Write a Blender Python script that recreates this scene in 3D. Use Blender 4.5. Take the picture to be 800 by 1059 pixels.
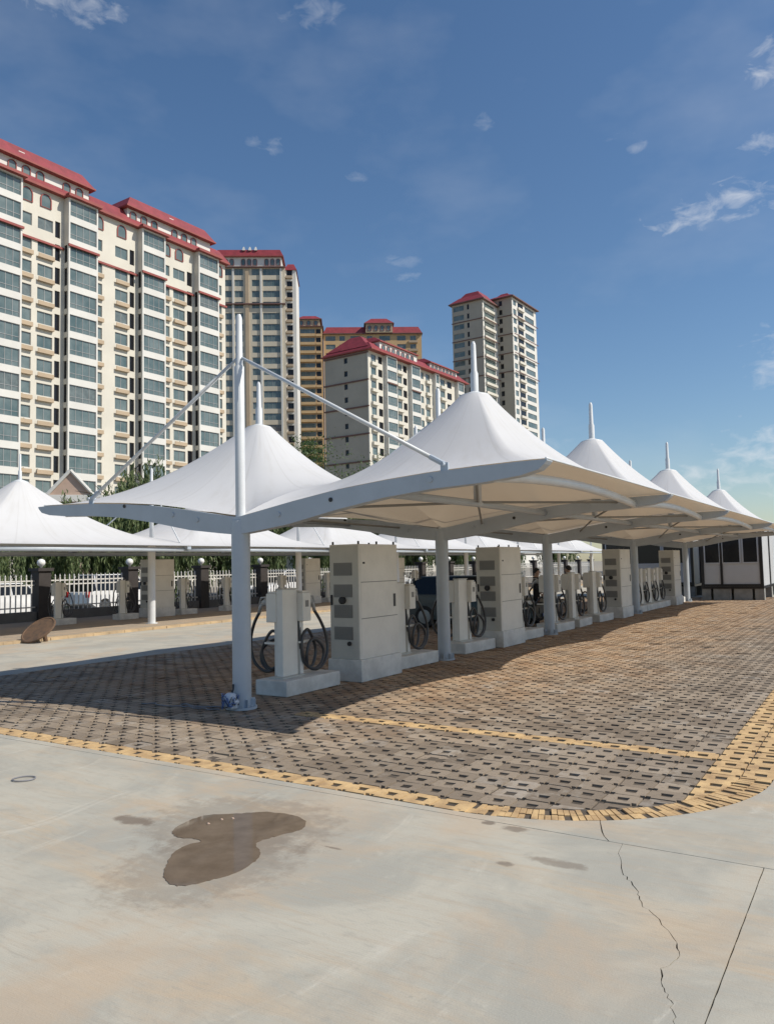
import bpy, bmesh, math, random
import numpy as np
from mathutils import Vector, Matrix
random.seed(7)
PI = math.pi
for o in list(bpy.data.objects): bpy.data.objects.remove(o, do_unlink=True)
S = bpy.context.scene
COL = S.collection

# ------------------------------------------------------------------ camera
EYE = 1.9; FPX = 808.74; PITCH = 0.0678; ROLL = 0.0214
cam = bpy.data.cameras.new('camera'); cam.sensor_fit = 'HORIZONTAL'; cam.sensor_width = 36.0
cam.lens = 36.0 * FPX / 800.0; cam.clip_start = 0.1; cam.clip_end = 6000
camo = bpy.data.objects.new('camera', cam); COL.objects.link(camo)
_F = Vector((0, math.cos(PITCH), math.sin(PITCH))); _U = Vector((0, -math.sin(PITCH), math.cos(PITCH))); _R = Vector((1, 0, 0))
_r = _R * math.cos(ROLL) - _U * math.sin(ROLL); _u = _U * math.cos(ROLL) + _R * math.sin(ROLL)
camo.matrix_world = Matrix(((_r.x, _u.x, -_F.x, 0), (_r.y, _u.y, -_F.y, 0), (_r.z, _u.z, -_F.z, EYE), (0, 0, 0, 1)))
S.camera = camo

# the main canopy row: origin under the first column, t runs along the row, w across it
X0, Y0, TH = -2.0226, 10.7821, 0.5628
UU = Vector((math.sin(TH), math.cos(TH), 0)); QQ = Vector((math.cos(TH), -math.sin(TH), 0))
def W(t, w, z=0.0): return Vector((X0, Y0, z)) + UU * t + QQ * w

# ------------------------------------------------------------------ sun, sky, exposure
sd = (UU * 0.30 + QQ * 0.95 + Vector((0, 0, 1.0))).normalized()
SUN_EL = math.asin(sd.z); SUN_AZ = math.atan2(sd.x, sd.y)
sl = bpy.data.lights.new('sun', 'SUN'); sl.energy = 5.0; sl.angle = math.radians(0.5); sl.color = (1.0, 0.93, 0.82)
so = bpy.data.objects.new('sun', sl); COL.objects.link(so)
so.rotation_euler = sd.to_track_quat('Z', 'Y').to_euler(); so.location = (40, -10, 60)
wd = bpy.data.worlds.new('World'); S.world = wd; wd.use_nodes = True
nt = wd.node_tree; nt.nodes.clear()
def N(tree, t, **kw):
    n = tree.nodes.new(t)
    for k, v in kw.items(): setattr(n, k, v)
    return n
out = N(nt, 'ShaderNodeOutputWorld'); bg = N(nt, 'ShaderNodeBackground'); bg.inputs['Strength'].default_value = 0.088
sky = N(nt, 'ShaderNodeTexSky', sky_type='NISHITA', sun_disc=False)
sky.sun_elevation = SUN_EL; sky.sun_rotation = SUN_AZ; sky.altitude = 1200; sky.air_density = 1.25; sky.dust_density = 1.4; sky.ozone_density = 3.0
tc = N(nt, 'ShaderNodeTexCoord'); L = nt.links.new
def mth(tree, op, a, b=None, c=None):
    n = N(tree, 'ShaderNodeMath', operation=op)
    for i, v in enumerate((a, b, c)):
        if v is None: continue
        if isinstance(v, (int, float)): n.inputs[i].default_value = v
        else: tree.links.new(v, n.inputs[i])
    return n.outputs[0]
# clouds: thin wisps scattered over the whole sky plus a few small puffs, all by direction
sx = N(nt, 'ShaderNodeSeparateXYZ'); L(tc.outputs['Generated'], sx.inputs[0])
az = mth(nt, 'MULTIPLY', mth(nt, 'ARCTAN2', sx.outputs['X'], sx.outputs['Y']), 57.2958)
el = mth(nt, 'MULTIPLY', mth(nt, 'ARCSINE', sx.outputs['Z']), 57.2958)
cv = N(nt, 'ShaderNodeCombineXYZ'); L(az, cv.inputs[0]); L(mth(nt, 'MULTIPLY', el, 2.0), cv.inputs[1])
nz = N(nt, 'ShaderNodeTexNoise'); nz.inputs['Scale'].default_value = 0.55; nz.inputs['Detail'].default_value = 7; nz.inputs['Roughness'].default_value = 0.58
nz.inputs['Distortion'].default_value = 0.5
L(cv.outputs[0], nz.inputs['Vector'])
nz2 = N(nt, 'ShaderNodeTexNoise'); nz2.inputs['Scale'].default_value = 0.055; nz2.inputs['Detail'].default_value = 5; nz2.inputs['Roughness'].default_value = 0.55
L(cv.outputs[0], nz2.inputs['Vector'])
veil = mth(nt, 'MULTIPLY', mth(nt, 'SMOOTH_MIN', mth(nt, 'MAXIMUM', mth(nt, 'SUBTRACT', nz2.outputs[0], 0.49), 0), 0.3, 0.1), 0.55)
mask = veil
puffs = [(22.2, 22.5, 2.6, 1.0, 1.0), (24.9, 23.1, 2.9, 1.3, 1.0), (27.8, 30.2, 1.7, 1.5, 1.0), (27.6, 26.1, 1.9, 0.8, 0.95), (17.6, 28.1, 0.9, 0.35, 0.45), (18.9, 27.3, 0.8, 0.3, 0.45),
         (-7.8, 28.8, 1.0, 0.5, 0.5), (-9.4, 28.9, 0.6, 0.6, 0.35), (1.6, 21.6, 1.3, 0.5, 0.42), (2.0, 20.6, 1.0, 0.4, 0.4), (7.7, 30.1, 0.9, 0.6, 0.42), (-1.6, 27.2, 0.9, 0.4, 0.4), (26.8, 6.8, 4.6, 1.9, 1.0), (23.2, 5.4, 4.0, 1.3, 0.9),
         (27.6, 12.7, 2.6, 1.9, 0.7), (-22.1, 35.3, 3.4, 1.3, 0.75), (-5, 36.5, 3.0, 0.9, 0.45), (48, 24, 4, 1.8, 0.8), (-70, 25, 5, 2, 0.8), (95, 33, 6, 2, 0.8), (160, 28, 6, 2.4, 0.8), (-130, 30, 6, 2, 0.8), (62, 38, 4, 1.6, 0.7), (11, 8.0, 3, 0.7, 0.35)]
for (pa, pe, ra, re, st) in puffs:
    dx = mth(nt, 'DIVIDE', mth(nt, 'SUBTRACT', az, pa), ra); dy = mth(nt, 'DIVIDE', mth(nt, 'SUBTRACT', el, pe), re)
    d2 = mth(nt, 'ADD', mth(nt, 'MULTIPLY', dx, dx), mth(nt, 'MULTIPLY', dy, dy))
    g = mth(nt, 'SUBTRACT', 1.1, mth(nt, 'MULTIPLY', d2, 0.5))
    v = mth(nt, 'MULTIPLY', mth(nt, 'MAXIMUM', mth(nt, 'ADD', mth(nt, 'MULTIPLY', g, 0.62), mth(nt, 'SUBTRACT', mth(nt, 'MULTIPLY', nz.outputs[0], 2.2), 1.50)), 0.0), 0.85)
    mask = mth(nt, 'MAXIMUM', mask, mth(nt, 'MULTIPLY', mth(nt, 'MINIMUM', v, 1.0), st))
mask = mth(nt, 'MULTIPLY', mask, 0.8)
mx = N(nt, 'ShaderNodeMix', data_type='RGBA'); hs = N(nt, 'ShaderNodeHueSaturation'); hs.inputs['Saturation'].default_value = 1.12; hs.inputs['Value'].default_value = 1.24; L(sky.outputs[0], hs.inputs['Color']); L(mask, mx.inputs[0]); L(hs.outputs[0], mx.inputs[6]); mx.inputs[7].default_value = (9.4, 9.6, 9.9, 1)
L(mx.outputs[2], bg.inputs['Color']); L(bg.outputs[0], out.inputs[0])
S.view_settings.view_transform = 'Standard'; S.view_settings.look = 'None'; S.view_settings.gamma = 1; S.view_settings.use_curve_mapping = False
S.view_settings.exposure = 0.0
S.render.engine = 'CYCLES'; S.render.resolution_x = 773; S.render.resolution_y = 1024

# ------------------------------------------------------------------ materials
MATS = {}
def M(name, col, rough=0.6, var=0.0, vscale=3.0, col2=None, bump=0.0, bscale=40.0, metallic=0.0, spec=0.5, coord='Object', det=6, lo=0.35, hi=0.65, coat=0.0):
    m = bpy.data.materials.new(name); m.use_nodes = True; t = m.node_tree; b = t.nodes['Principled BSDF']
    b.inputs['Roughness'].default_value = rough; b.inputs['Metallic'].default_value = metallic; b.inputs['Specular IOR Level'].default_value = spec; b.inputs['Coat Weight'].default_value = coat
    c1 = (*col, 1); c2 = (*col2, 1) if col2 else (*[max(0, c * (1 - var)) for c in col], 1)
    b.inputs['Base Color'].default_value = c1
    if coord == 'World': vec = N(t, 'ShaderNodeNewGeometry').outputs['Position']
    else: vec = N(t, 'ShaderNodeTexCoord').outputs['Object']
    if var or col2:
        n = N(t, 'ShaderNodeTexNoise'); n.inputs['Scale'].default_value = vscale; n.inputs['Detail'].default_value = det; n.inputs['Roughness'].default_value = 0.6
        t.links.new(vec, n.inputs['Vector'])
        r = N(t, 'ShaderNodeMapRange'); r.inputs[1].default_value = lo; r.inputs[2].default_value = hi; t.links.new(n.outputs[0], r.inputs[0])
        x = N(t, 'ShaderNodeMix', data_type='RGBA'); x.inputs[6].default_value = c1; x.inputs[7].default_value = c2
        t.links.new(r.outputs[0], x.inputs[0]); t.links.new(x.outputs[2], b.inputs['Base Color'])
    if bump:
        n = N(t, 'ShaderNodeTexNoise'); n.inputs['Scale'].default_value = bscale; n.inputs['Detail'].default_value = 4; t.links.new(vec, n.inputs['Vector'])
        bp = N(t, 'ShaderNodeBump'); bp.inputs['Strength'].default_value = bump; bp.inputs['Distance'].default_value = 0.01
        t.links.new(n.outputs[0], bp.inputs['Height']); t.links.new(bp.outputs[0], b.inputs['Normal'])
    MATS[name] = m; return m
M('steel_paint', (0.43, 0.48, 0.53), 0.42, 0.10, 2.5, bump=0.05, bscale=60)
M('white_paint', (0.62, 0.64, 0.65), 0.4, 0.10, 3.0)
M('cabinet_paint', (0.74, 0.73, 0.68), 0.5, 0.10, 2.5, bump=0.04)
M('cabinet_face', (0.52, 0.52, 0.48), 0.5, 0.10, 2.5, bump=0.04)
M('vent_grey', (0.22, 0.22, 0.21), 0.6)
M('plinth_concrete', (0.70, 0.70, 0.67), 0.8, 0.25, 4.0, bump=0.2)
M('black_rubber', (0.018, 0.019, 0.021), 0.55)
M('hose', (0.045, 0.046, 0.050), 0.30)
M('dark_metal', (0.05, 0.052, 0.055), 0.5)
M('gun_grey', (0.42, 0.43, 0.43), 0.45, 0.15, 9)
M('screen', (0.03, 0.05, 0.06), 0.12)
M('soil', (0.028, 0.021, 0.015), 0.95, 0.5, 6.0, coord='World', bump=0.5)
M('dusty_ground', (0.30, 0.27, 0.22), 0.95, 0.3, 0.3, coord='World')
M('asphalt', (0.075, 0.075, 0.075), 0.9, 0.3, 1.0, coord='World')
M('yellow_brick', (0.62, 0.43, 0.21), 0.85, 0, 4.5, (0.36, 0.235, 0.12), 0.3, 60, coord='World', det=8)
M('yellow_kerb', (0.52, 0.38, 0.22), 0.85, 0, 2.0, (0.36, 0.27, 0.17), 0.3, 60, coord='World')
M('lot_tan', (0.36, 0.28, 0.20), 0.9, 0, 1.2, (0.25, 0.22, 0.18), 0.3, 30, coord='World')
M('cream_wall', (0.64, 0.61, 0.53), 0.85, 0.10, 0.25)
M('bay_white', (0.66, 0.65, 0.61), 0.8, 0.10, 0.3)
M('end_wall', (0.42, 0.385, 0.32), 0.85, 0.12, 0.2)  # albedo lowered to paint in the shade of the sunless end walls
M('tower_wall', (0.60, 0.535, 0.42), 0.85, 0.1, 0.25)
M('orange_trim', (0.58, 0.40, 0.21), 0.85, 0.12, 0.25)
M('ochre_wall', (0.50, 0.345, 0.19), 0.85, 0.12, 0.25)
M('ochre_trim', (0.46, 0.36, 0.25), 0.85, 0.12, 0.25)
M('red_tile', (0.25, 0.030, 0.040), 0.6, 0.3, 0.8, bump=0.5, bscale=4)
M('red_trim', (0.30, 0.07, 0.06), 0.7, 0.2, 0.6)
M('brown_trim', (0.17, 0.09, 0.075), 0.7, 0.2, 0.6)
M('window_frame', (0.30, 0.31, 0.31), 0.5)
M('dark_slot', (0.10, 0.085, 0.07), 0.8)
M('glass', (0.075, 0.115, 0.115), 0.05, 0, 0.35, (0.16, 0.20, 0.195), coord='World', spec=0.7)
M('glass_curtain', (0.16, 0.19, 0.18), 0.10, 0.4, 1.2, spec=0.8)
M('glass_dark', (0.012, 0.013, 0.016), 0.15, spec=0.35)
M('cabin_black', (0.012, 0.012, 0.014), 0.35)
M('cabin_white', (0.50, 0.51, 0.52), 0.5, 0.08, 1.0)
M('pillar_dark', (0.045, 0.038, 0.036), 0.7, 0.3, 4, bump=0.3)
M('fence_white', (0.66, 0.65, 0.62), 0.5, 0.15, 2.0)
M('grey_block', (0.30, 0.30, 0.285), 0.9, 0.3, 3.0, bump=0.2)
M('fence_wall', (0.16, 0.155, 0.15), 0.9, 0.25, 2.0)
M('lamp_globe', (0.75, 0.75, 0.72), 0.25)
M('pink_stone', (0.52, 0.38, 0.30), 0.85, 0.15, 1.0)
M('car_white', (0.78, 0.78, 0.77), 0.25, coat=0.6)
M('car_teal', (0.006, 0.024, 0.032), 0.4, coat=0.15)
M('car_glass', (0.008, 0.010, 0.012), 0.12, spec=0.35)
M('tyre', (0.02, 0.02, 0.02), 0.85)
M('rim', (0.22, 0.225, 0.23), 0.4, metallic=0.8)
M('tail_red', (0.35, 0.01, 0.01), 0.25)
M('headlight', (0.75, 0.77, 0.78), 0.12)
M('bark', (0.10, 0.075, 0.05), 0.95, 0.4, 5, bump=0.6, bscale=20)
M('black_cloth', (0.012, 0.012, 0.014), 0.85)
M('dark_trousers', (0.018, 0.020, 0.028), 0.85)
M('skin', (0.42, 0.26, 0.18), 0.55)
M('hair', (0.010, 0.009, 0.008), 0.6)
M('shoe', (0.03, 0.03, 0.03), 0.6)
M('rust_brown', (0.16, 0.095, 0.055), 0.85, 0, 7, (0.09, 0.06, 0.042), 0.4, 25)
M('plastic_blue', (0.08, 0.14, 0.33), 0.35)
M('plastic_white', (0.62, 0.66, 0.72), 0.35, 0.25, 12)
M('wire_grey', (0.20, 0.20, 0.22), 0.5)
M('joint_dirt', (0.10, 0.08, 0.06), 0.95, 0.4, 5, coord='World')
M('mortar_dark', (0.045, 0.04, 0.036), 0.9)

def nodes(m): return m.node_tree, m.node_tree.nodes['Principled BSDF']
def rowcoord(t):          # world position turned into (w, t, z) of the canopy row
    g = N(t, 'ShaderNodeNewGeometry'); mp = N(t, 'ShaderNodeMapping', vector_type='TEXTURE')
    mp.inputs['Location'].default_value = (X0, Y0, 0); mp.inputs['Rotation'].default_value = (0, 0, -TH)
    t.links.new(g.outputs['Position'], mp.inputs['Vector']); return mp.outputs[0]
def noise(t, vec, sc, det=6, rough=0.6, dist=0.0):
    n = N(t, 'ShaderNodeTexNoise'); n.inputs['Scale'].default_value = sc; n.inputs['Detail'].default_value = det; n.inputs['Roughness'].default_value = rough; n.inputs['Distortion'].default_value = dist
    t.links.new(vec, n.inputs['Vector']); return n.outputs[0]
def rng(t, v, a, b, c=0.0, d=1.0):
    r = N(t, 'ShaderNodeMapRange', interpolation_type='SMOOTHSTEP'); r.inputs[1].default_value = a; r.inputs[2].default_value = b; r.inputs[3].default_value = c; r.inputs[4].default_value = d
    t.links.new(v, r.inputs[0]); return r.outputs[0]
def mixc(t, f, a, b, mode='MIX'):
    x = N(t, 'ShaderNodeMix', data_type='RGBA', blend_type=mode)
    for i, v in ((0, f), (6, a), (7, b)):
        if isinstance(v, (int, float)): x.inputs[i].default_value = v
        elif isinstance(v, tuple): x.inputs[i].default_value = (*v, 1)
        else: t.links.new(v, x.inputs[i])
    return x.outputs[2]
def scalev(t, vec, s):
    mp = N(t, 'ShaderNodeMapping'); mp.inputs['Scale'].default_value = s; t.links.new(vec, mp.inputs['Vector']); return mp.outputs[0]
def setbump(t, b, h, st, dist):
    bp = N(t, 'ShaderNodeBump'); bp.inputs['Strength'].default_value = st; bp.inputs['Distance'].default_value = dist
    t.links.new(h, bp.inputs['Height']); t.links.new(bp.outputs[0], b.inputs['Normal'])

# concrete: grey, broom marks, mud film and damp spots
m = M('concrete', (0.4, 0.4, 0.4), 0.85); t, b = nodes(m); rc = rowcoord(t)
c = mixc(t, rng(t, noise(t, rc, 0.9, 8, 0.62, 0.6), 0.38, 0.62), (0.435, 0.41, 0.34), (0.335, 0.325, 0.28))
c = mixc(t, rng(t, noise(t, scalev(t, rc, (0.35, 1.5, 1)), 1.1, 8, 0.65, 0.8), 0.50, 0.72, 0, 0.85), c, (0.46, 0.36, 0.245))
c = mixc(t, rng(t, noise(t, scalev(t, rc, (1.3, 0.5, 1)), 1.7, 9, 0.7, 1.2), 0.56, 0.72, 0, 0.6), c, (0.53, 0.505, 0.43))
c = mixc(t, rng(t, noise(t, scalev(t, rc, (0.6, 6, 1)), 2.5, 6, 0.7, 0.4), 0.45, 0.75, 0, 0.45), c, (0.38, 0.30, 0.215))
c = mixc(t, rng(t, noise(t, scalev(t, rc, (0.8, 3.2, 1)), 4.2, 9, 0.72, 2.2), 0.50, 0.70, 0, 0.5), c, (0.30, 0.285, 0.245))
c = mixc(t, rng(t, noise(t, scalev(t, rc, (1.1, 0.7, 1)), 0.55, 7, 0.6, 0.8), 0.50, 0.66, 0, 0.55), c, (0.455, 0.345, 0.235))
c = mixc(t, rng(t, noise(t, rc, 180, 2, 0.5), 0.60, 0.74, 0, 0.3), c, (0.56, 0.54, 0.48))
c = mixc(t, rng(t, noise(t, rc, 46, 3, 0.6), 0.62, 0.80, 0, 0.35), c, (0.22, 0.20, 0.17))
c = mixc(t, rng(t, noise(t, rc, 2.6, 6, 0.7, 1.5), 0.66, 0.76, 0, 0.5), c, (0.20, 0.185, 0.155))
for (tt, ww, rt, rw, st) in ((-3.94, 2.54, 0.10, 0.20, 0.8), (-3.2, 5.62, 0.07, 0.22, 0.55), (-3.37, 5.34, 0.05, 0.07, 0.7), (-2.74, 5.14, 0.06, 0.12, 0.7), (-2.71, 4.92, 0.05, 0.06, 0.8), (-3.60, 3.30, 0.72, 0.85, 0.40), (-4.28, 3.67, 0.78, 0.60, 0.40), (-3.67, 4.23, 0.02, 0.10, 0.7)):
    sp = N(t, 'ShaderNodeSeparateXYZ'); t.links.new(rc, sp.inputs[0])
    dn = mth(t, 'SUBTRACT', noise(t, rc, 7, 5, 0.7), 0.5)
    dx = mth(t, 'DIVIDE', mth(t, 'SUBTRACT', sp.outputs[0], ww), rw); dy = mth(t, 'DIVIDE', mth(t, 'SUBTRACT', sp.outputs[1], tt), rt)
    d2 = mth(t, 'ADD', mth(t, 'ADD', mth(t, 'MULTIPLY', dx, dx), mth(t, 'MULTIPLY', dy, dy)), mth(t, 'MULTIPLY', dn, 2.6))
    c = mixc(t, rng(t, d2, 1.15, 0.3, 0, st), c, (0.15, 0.115, 0.085))
t.links.new(c, b.inputs['Base Color'])
hh = mth(t, 'ADD', noise(t, rc, 90, 3), mth(t, 'MULTIPLY', noise(t, scalev(t, rc, (2, 40, 1)), 3.0, 4), 1.2)); setbump(t, b, hh, 0.35, 0.004)

# grey grass pavers: every paver its own tint, orange dust towards the chargers, pale efflorescence
PW, PT, W_L, T_F = 0.2848, 0.25, -6.5, -2.55
m = M('paver', (0.3, 0.3, 0.3), 0.9); t, b = nodes(m); rc = rowcoord(t)
sp = N(t, 'ShaderNodeSeparateXYZ'); t.links.new(rc, sp.inputs[0])
ci = N(t, 'ShaderNodeCombineXYZ')
t.links.new(mth(t, 'FLOOR', mth(t, 'DIVIDE', mth(t, 'SUBTRACT', sp.outputs[0], W_L), PW)), ci.inputs[0])
t.links.new(mth(t, 'FLOOR', mth(t, 'DIVIDE', mth(t, 'SUBTRACT', sp.outputs[1], T_F), PT)), ci.inputs[1])
wn = N(t, 'ShaderNodeTexWhiteNoise', noise_dimensions='2D'); t.links.new(ci.outputs[0], wn.inputs['Vector'])
c = mixc(t, wn.outputs[0], (0.165, 0.128, 0.092), (0.31, 0.25, 0.185))
fine = noise(t, rc, 24, 7, 0.7)
far = mth(t, 'ADD', sp.outputs[1], mth(t, 'MULTIPLY', mth(t, 'SUBTRACT', noise(t, rc, 0.55, 5, 0.6), 0.5), 9.0))
inw = mth(t, 'ADD', mth(t, 'SUBTRACT', mth(t, 'MULTIPLY', sp.outputs[1], 0.10), sp.outputs[0]), mth(t, 'MULTIPLY', mth(t, 'SUBTRACT', noise(t, rc, 0.8, 5, 0.65), 0.5), 6.0))
orange = mth(t, 'MULTIPLY', rng(t, far, -2.2, 3.4), rng(t, inw, -4.8, -1.4))
orange = mth(t, 'MULTIPLY', mth(t, 'MULTIPLY', orange, rng(t, noise(t, rc, 1.9, 7, 0.7), 0.36, 0.60, 0.25, 1.0)), mth(t, 'ADD', mth(t, 'MULTIPLY', fine, 0.6), 0.62))
c = mixc(t, mth(t, 'MINIMUM', orange, 1.0), c, mixc(t, wn.outputs[0], (0.29, 0.175, 0.095), (0.44, 0.30, 0.18)))
ef = mth(t, 'MULTIPLY', rng(t, noise(t, rc, 1.5, 6, 0.65), 0.52, 0.66), rng(t, noise(t, rc, 13, 6, 0.7), 0.42, 0.62))
c = mixc(t, mth(t, 'MULTIPLY', ef, 0.42), c, (0.46, 0.43, 0.37))
c = mixc(t, rng(t, fine, 0.50, 0.72, 0, 0.7), c, (0.12, 0.10, 0.082))
wn2 = N(t, 'ShaderNodeTexWhiteNoise', noise_dimensions='3D'); t.links.new(scalev(t, ci.outputs[0], (3.1, 1.7, 1)), wn2.inputs['Vector'])
c = mixc(t, mth(t, 'MULTIPLY', rng(t, wn2.outputs[0], 0.90, 0.96, 0, 0.28), rng(t, noise(t, rc, 9, 4), 0.35, 0.6)), c, (0.50, 0.47, 0.42))
t.links.new(c, b.inputs['Base Color']); setbump(t, b, noise(t, rc, 110, 3), 0.4, 0.004)
nt2, b2 = nodes(MATS['yellow_brick'])

# tensile membrane: white PVC, lets some light through, thin welded seams
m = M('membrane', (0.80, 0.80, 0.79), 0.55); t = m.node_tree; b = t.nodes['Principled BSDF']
uv = N(t, 'ShaderNodeUVMap'); su = N(t, 'ShaderNodeSeparateXYZ'); t.links.new(uv.outputs[0], su.inputs[0])
fr = mth(t, 'FRACT', mth(t, 'MULTIPLY', su.outputs[0], 16.0)); seam = mth(t, 'LESS_THAN', mth(t, 'ABSOLUTE', mth(t, 'SUBTRACT', fr, 0.5)), 0.018)
pos = N(t, 'ShaderNodeNewGeometry').outputs['Position']
base = mixc(t, rng(t, noise(t, pos, 0.8, 6, 0.6), 0.4, 0.75, 0, 0.5), (0.64, 0.645, 0.65), (0.575, 0.575, 0.565))
base = mixc(t, rng(t, noise(t, scalev(t, uv.outputs[0], (70, 2.5, 1)), 1.0, 5, 0.6), 0.48, 0.8, 0, 0.5), base, (0.50, 0.49, 0.46))
base = mixc(t, mth(t, 'MULTIPLY', seam, 0.5), base, (0.52, 0.52, 0.51))
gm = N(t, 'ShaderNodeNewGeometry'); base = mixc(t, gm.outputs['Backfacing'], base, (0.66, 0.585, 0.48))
t.links.new(base, b.inputs['Base Color'])
tr = N(t, 'ShaderNodeBsdfTranslucent'); tr.inputs['Color'].default_value = (0.74, 0.60, 0.43, 1)
ms = N(t, 'ShaderNodeMixShader'); ms.inputs[0].default_value = 0.16
t.links.new(b.outputs[0], ms.inputs[1]); t.links.new(tr.outputs[0], ms.inputs[2]); t.links.new(ms.outputs[0], t.nodes['Material Output'].inputs[0])

# leaves
def leafmat(name, c1, c2):
    m = M(name, c1, 0.6); t, b = nodes(m)
    g = N(t, 'ShaderNodeNewGeometry'); c = mixc(t, g.outputs['Random Per Island'], c1, c2); t.links.new(c, b.inputs['Base Color'])
    tr = N(t, 'ShaderNodeBsdfTranslucent'); t.links.new(c, tr.inputs['Color']); ms = N(t, 'ShaderNodeMixShader'); ms.inputs[0].default_value = 0.3
    t.links.new(b.outputs[0], ms.inputs[1]); t.links.new(tr.outputs[0], ms.inputs[2]); t.links.new(ms.outputs[0], t.nodes['Material Output'].inputs[0])
leafmat('willow_leaf', (0.065, 0.11, 0.035), (0.19, 0.23, 0.095))
leafmat('pale_leaf', (0.13, 0.16, 0.09), (0.30, 0.30, 0.22))
leafmat('green_leaf', (0.05, 0.10, 0.025), (0.11, 0.16, 0.05))

# muddy puddle
m = M('muddy_water', (0.13, 0.098, 0.070), 0.03, 0, 5, (0.175, 0.135, 0.10), coord='World', spec=0.45)

# ------------------------------------------------------------------ mesh helpers
class MB:
    def __init__(s): s.v = []; s.f = []; s.uv = None
    def box(s, x0, x1, y0, y1, z0, z1):
        n = len(s.v); s.v += [(x0, y0, z0), (x1, y0, z0), (x1, y1, z0), (x0, y1, z0), (x0, y0, z1), (x1, y0, z1), (x1, y1, z1), (x0, y1, z1)]
        s.f += [(n, n + 3, n + 2, n + 1), (n + 4, n + 5, n + 6, n + 7), (n, n + 1, n + 5, n + 4), (n + 1, n + 2, n + 6, n + 5), (n + 2, n + 3, n + 7, n + 6), (n + 3, n, n + 4, n + 7)]; return s
    def frustum(s, x0, x1, y0, y1, z0, X0_, X1_, Y0_, Y1_, z1):
        n = len(s.v); s.v += [(x0, y0, z0), (x1, y0, z0), (x1, y1, z0), (x0, y1, z0), (X0_, Y0_, z1), (X1_, Y0_, z1), (X1_, Y1_, z1), (X0_, Y1_, z1)]
        s.f += [(n, n + 3, n + 2, n + 1), (n + 4, n + 5, n + 6, n + 7), (n, n + 1, n + 5, n + 4), (n + 1, n + 2, n + 6, n + 5), (n + 2, n + 3, n + 7, n + 6), (n + 3, n, n + 4, n + 7)]; return s
    def tube(s, pts, r, n=8, cap=True):
        pts = [Vector(p) for p in pts]; R_ = r if isinstance(r, (list, tuple)) else [r] * len(pts); base = len(s.v); prev = None
        for i, p in enumerate(pts):
            d = (pts[min(i + 1, len(pts) - 1)] - pts[max(i - 1, 0)]).normalized()
            if prev is None: a = d.orthogonal().normalized()
            else:
                a = prev - d * prev.dot(d)
                a = a.normalized() if a.length > 1e-6 else d.orthogonal().normalized()
            prev = a; bb = d.cross(a)
            for k in range(n):
                an = 2 * PI * k / n; s.v.append(tuple(p + (a * math.cos(an) + bb * math.sin(an)) * R_[i]))
        for i in range(len(pts) - 1):
            for k in range(n):
                k2 = (k + 1) % n; s.f.append((base + i * n + k, base + i * n + k2, base + (i + 1) * n + k2, base + (i + 1) * n + k))
        if cap: s.f.append(tuple(base + k for k in reversed(range(n)))); s.f.append(tuple(base + (len(pts) - 1) * n + k for k in range(n)))
        return s
    def lathe(s, prof, n=16, o=(0, 0, 0), axis='z'):
        base = len(s.v)
        for r, z in prof:
            for k in range(n):
                an = 2 * PI * k / n; c_, s_ = r * math.cos(an), r * math.sin(an)
                p = (c_, s_, z) if axis == 'z' else ((z, c_, s_) if axis == 'x' else (s_, z, c_))
                s.v.append((p[0] + o[0], p[1] + o[1], p[2] + o[2]))
        for i in range(len(prof) - 1):
            for k in range(n):
                k2 = (k + 1) % n; s.f.append((base + i * n + k, base + i * n + k2, base + (i + 1) * n + k2, base + (i + 1) * n + k))
        s.f.append(tuple(base + k for k in reversed(range(n)))); s.f.append(tuple(base + (len(prof) - 1) * n + k for k in range(n))); return s
    def prism(s, poly, z0, z1):      # poly in xy, extruded in z (counter-clockwise)
        n = len(poly); b_ = len(s.v); s.v += [(p[0], p[1], z0) for p in poly] + [(p[0], p[1], z1) for p in poly]
        s.f.append(tuple(b_ + n + i for i in range(n))); s.f.append(tuple(b_ + i for i in reversed(range(n))))
        for i in range(n): j = (i + 1) % n; s.f.append((b_ + i, b_ + j, b_ + n + j, b_ + n + i))
        return s
    def xf(s, fn, start=0): s.v[start:] = [tuple(fn(p)) for p in s.v[start:]]; return s
    def mesh(s, name, mat, smooth=False):
        me = bpy.data.meshes.new(name); me.from_pydata(s.v, [], s.f); me.materials.append(MATS[mat])
        if smooth:
            for p in me.polygons: p.use_smooth = True
        me.update(); return me
    def build(s, name, mat, parent=None, smooth=False, loc=None, bevel=0):
        me = s.mesh(name, mat, smooth); return inst(name, me, parent, loc, bevel=bevel)
def inst(name, me, parent=None, loc=None, rz=0.0, bevel=0):
    o = bpy.data.objects.new(name, me); COL.objects.link(o); o.parent = parent
    if loc is not None: o.location = loc
    if rz: o.rotation_euler.z = rz
    if bevel:
        bv = o.modifiers.new('bevel', 'BEVEL'); bv.width = bevel; bv.segments = 2; bv.limit_method = 'ANGLE'
    return o
def tag(o, label=None, cat=None, group=None, kind=None):
    if label: o['label'] = label
    if cat: o['category'] = cat
    if group: o['group'] = group
    if kind: o['kind'] = kind
    return o
def thing(name, label, cat, loc=(0, 0, 0), rz=0.0, group=None):
    o = bpy.data.objects.new(name, None); COL.objects.link(o); o.location = loc; o.rotation_euler.z = rz; o.empty_display_size = 0.2
    return tag(o, label, cat, group)
def copy_tree(o, parent=None):
    c_ = o.copy(); COL.objects.link(c_); c_.parent = parent
    for ch in [x for x in bpy.data.objects if x.parent == o]: copy_tree(ch, c_)
    return c_
def smooth_by_angle(o, deg=35):
    me = o.data
    for p in me.polygons: p.use_smooth = True
    me.set_sharp_from_angle(angle=math.radians(deg))

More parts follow.
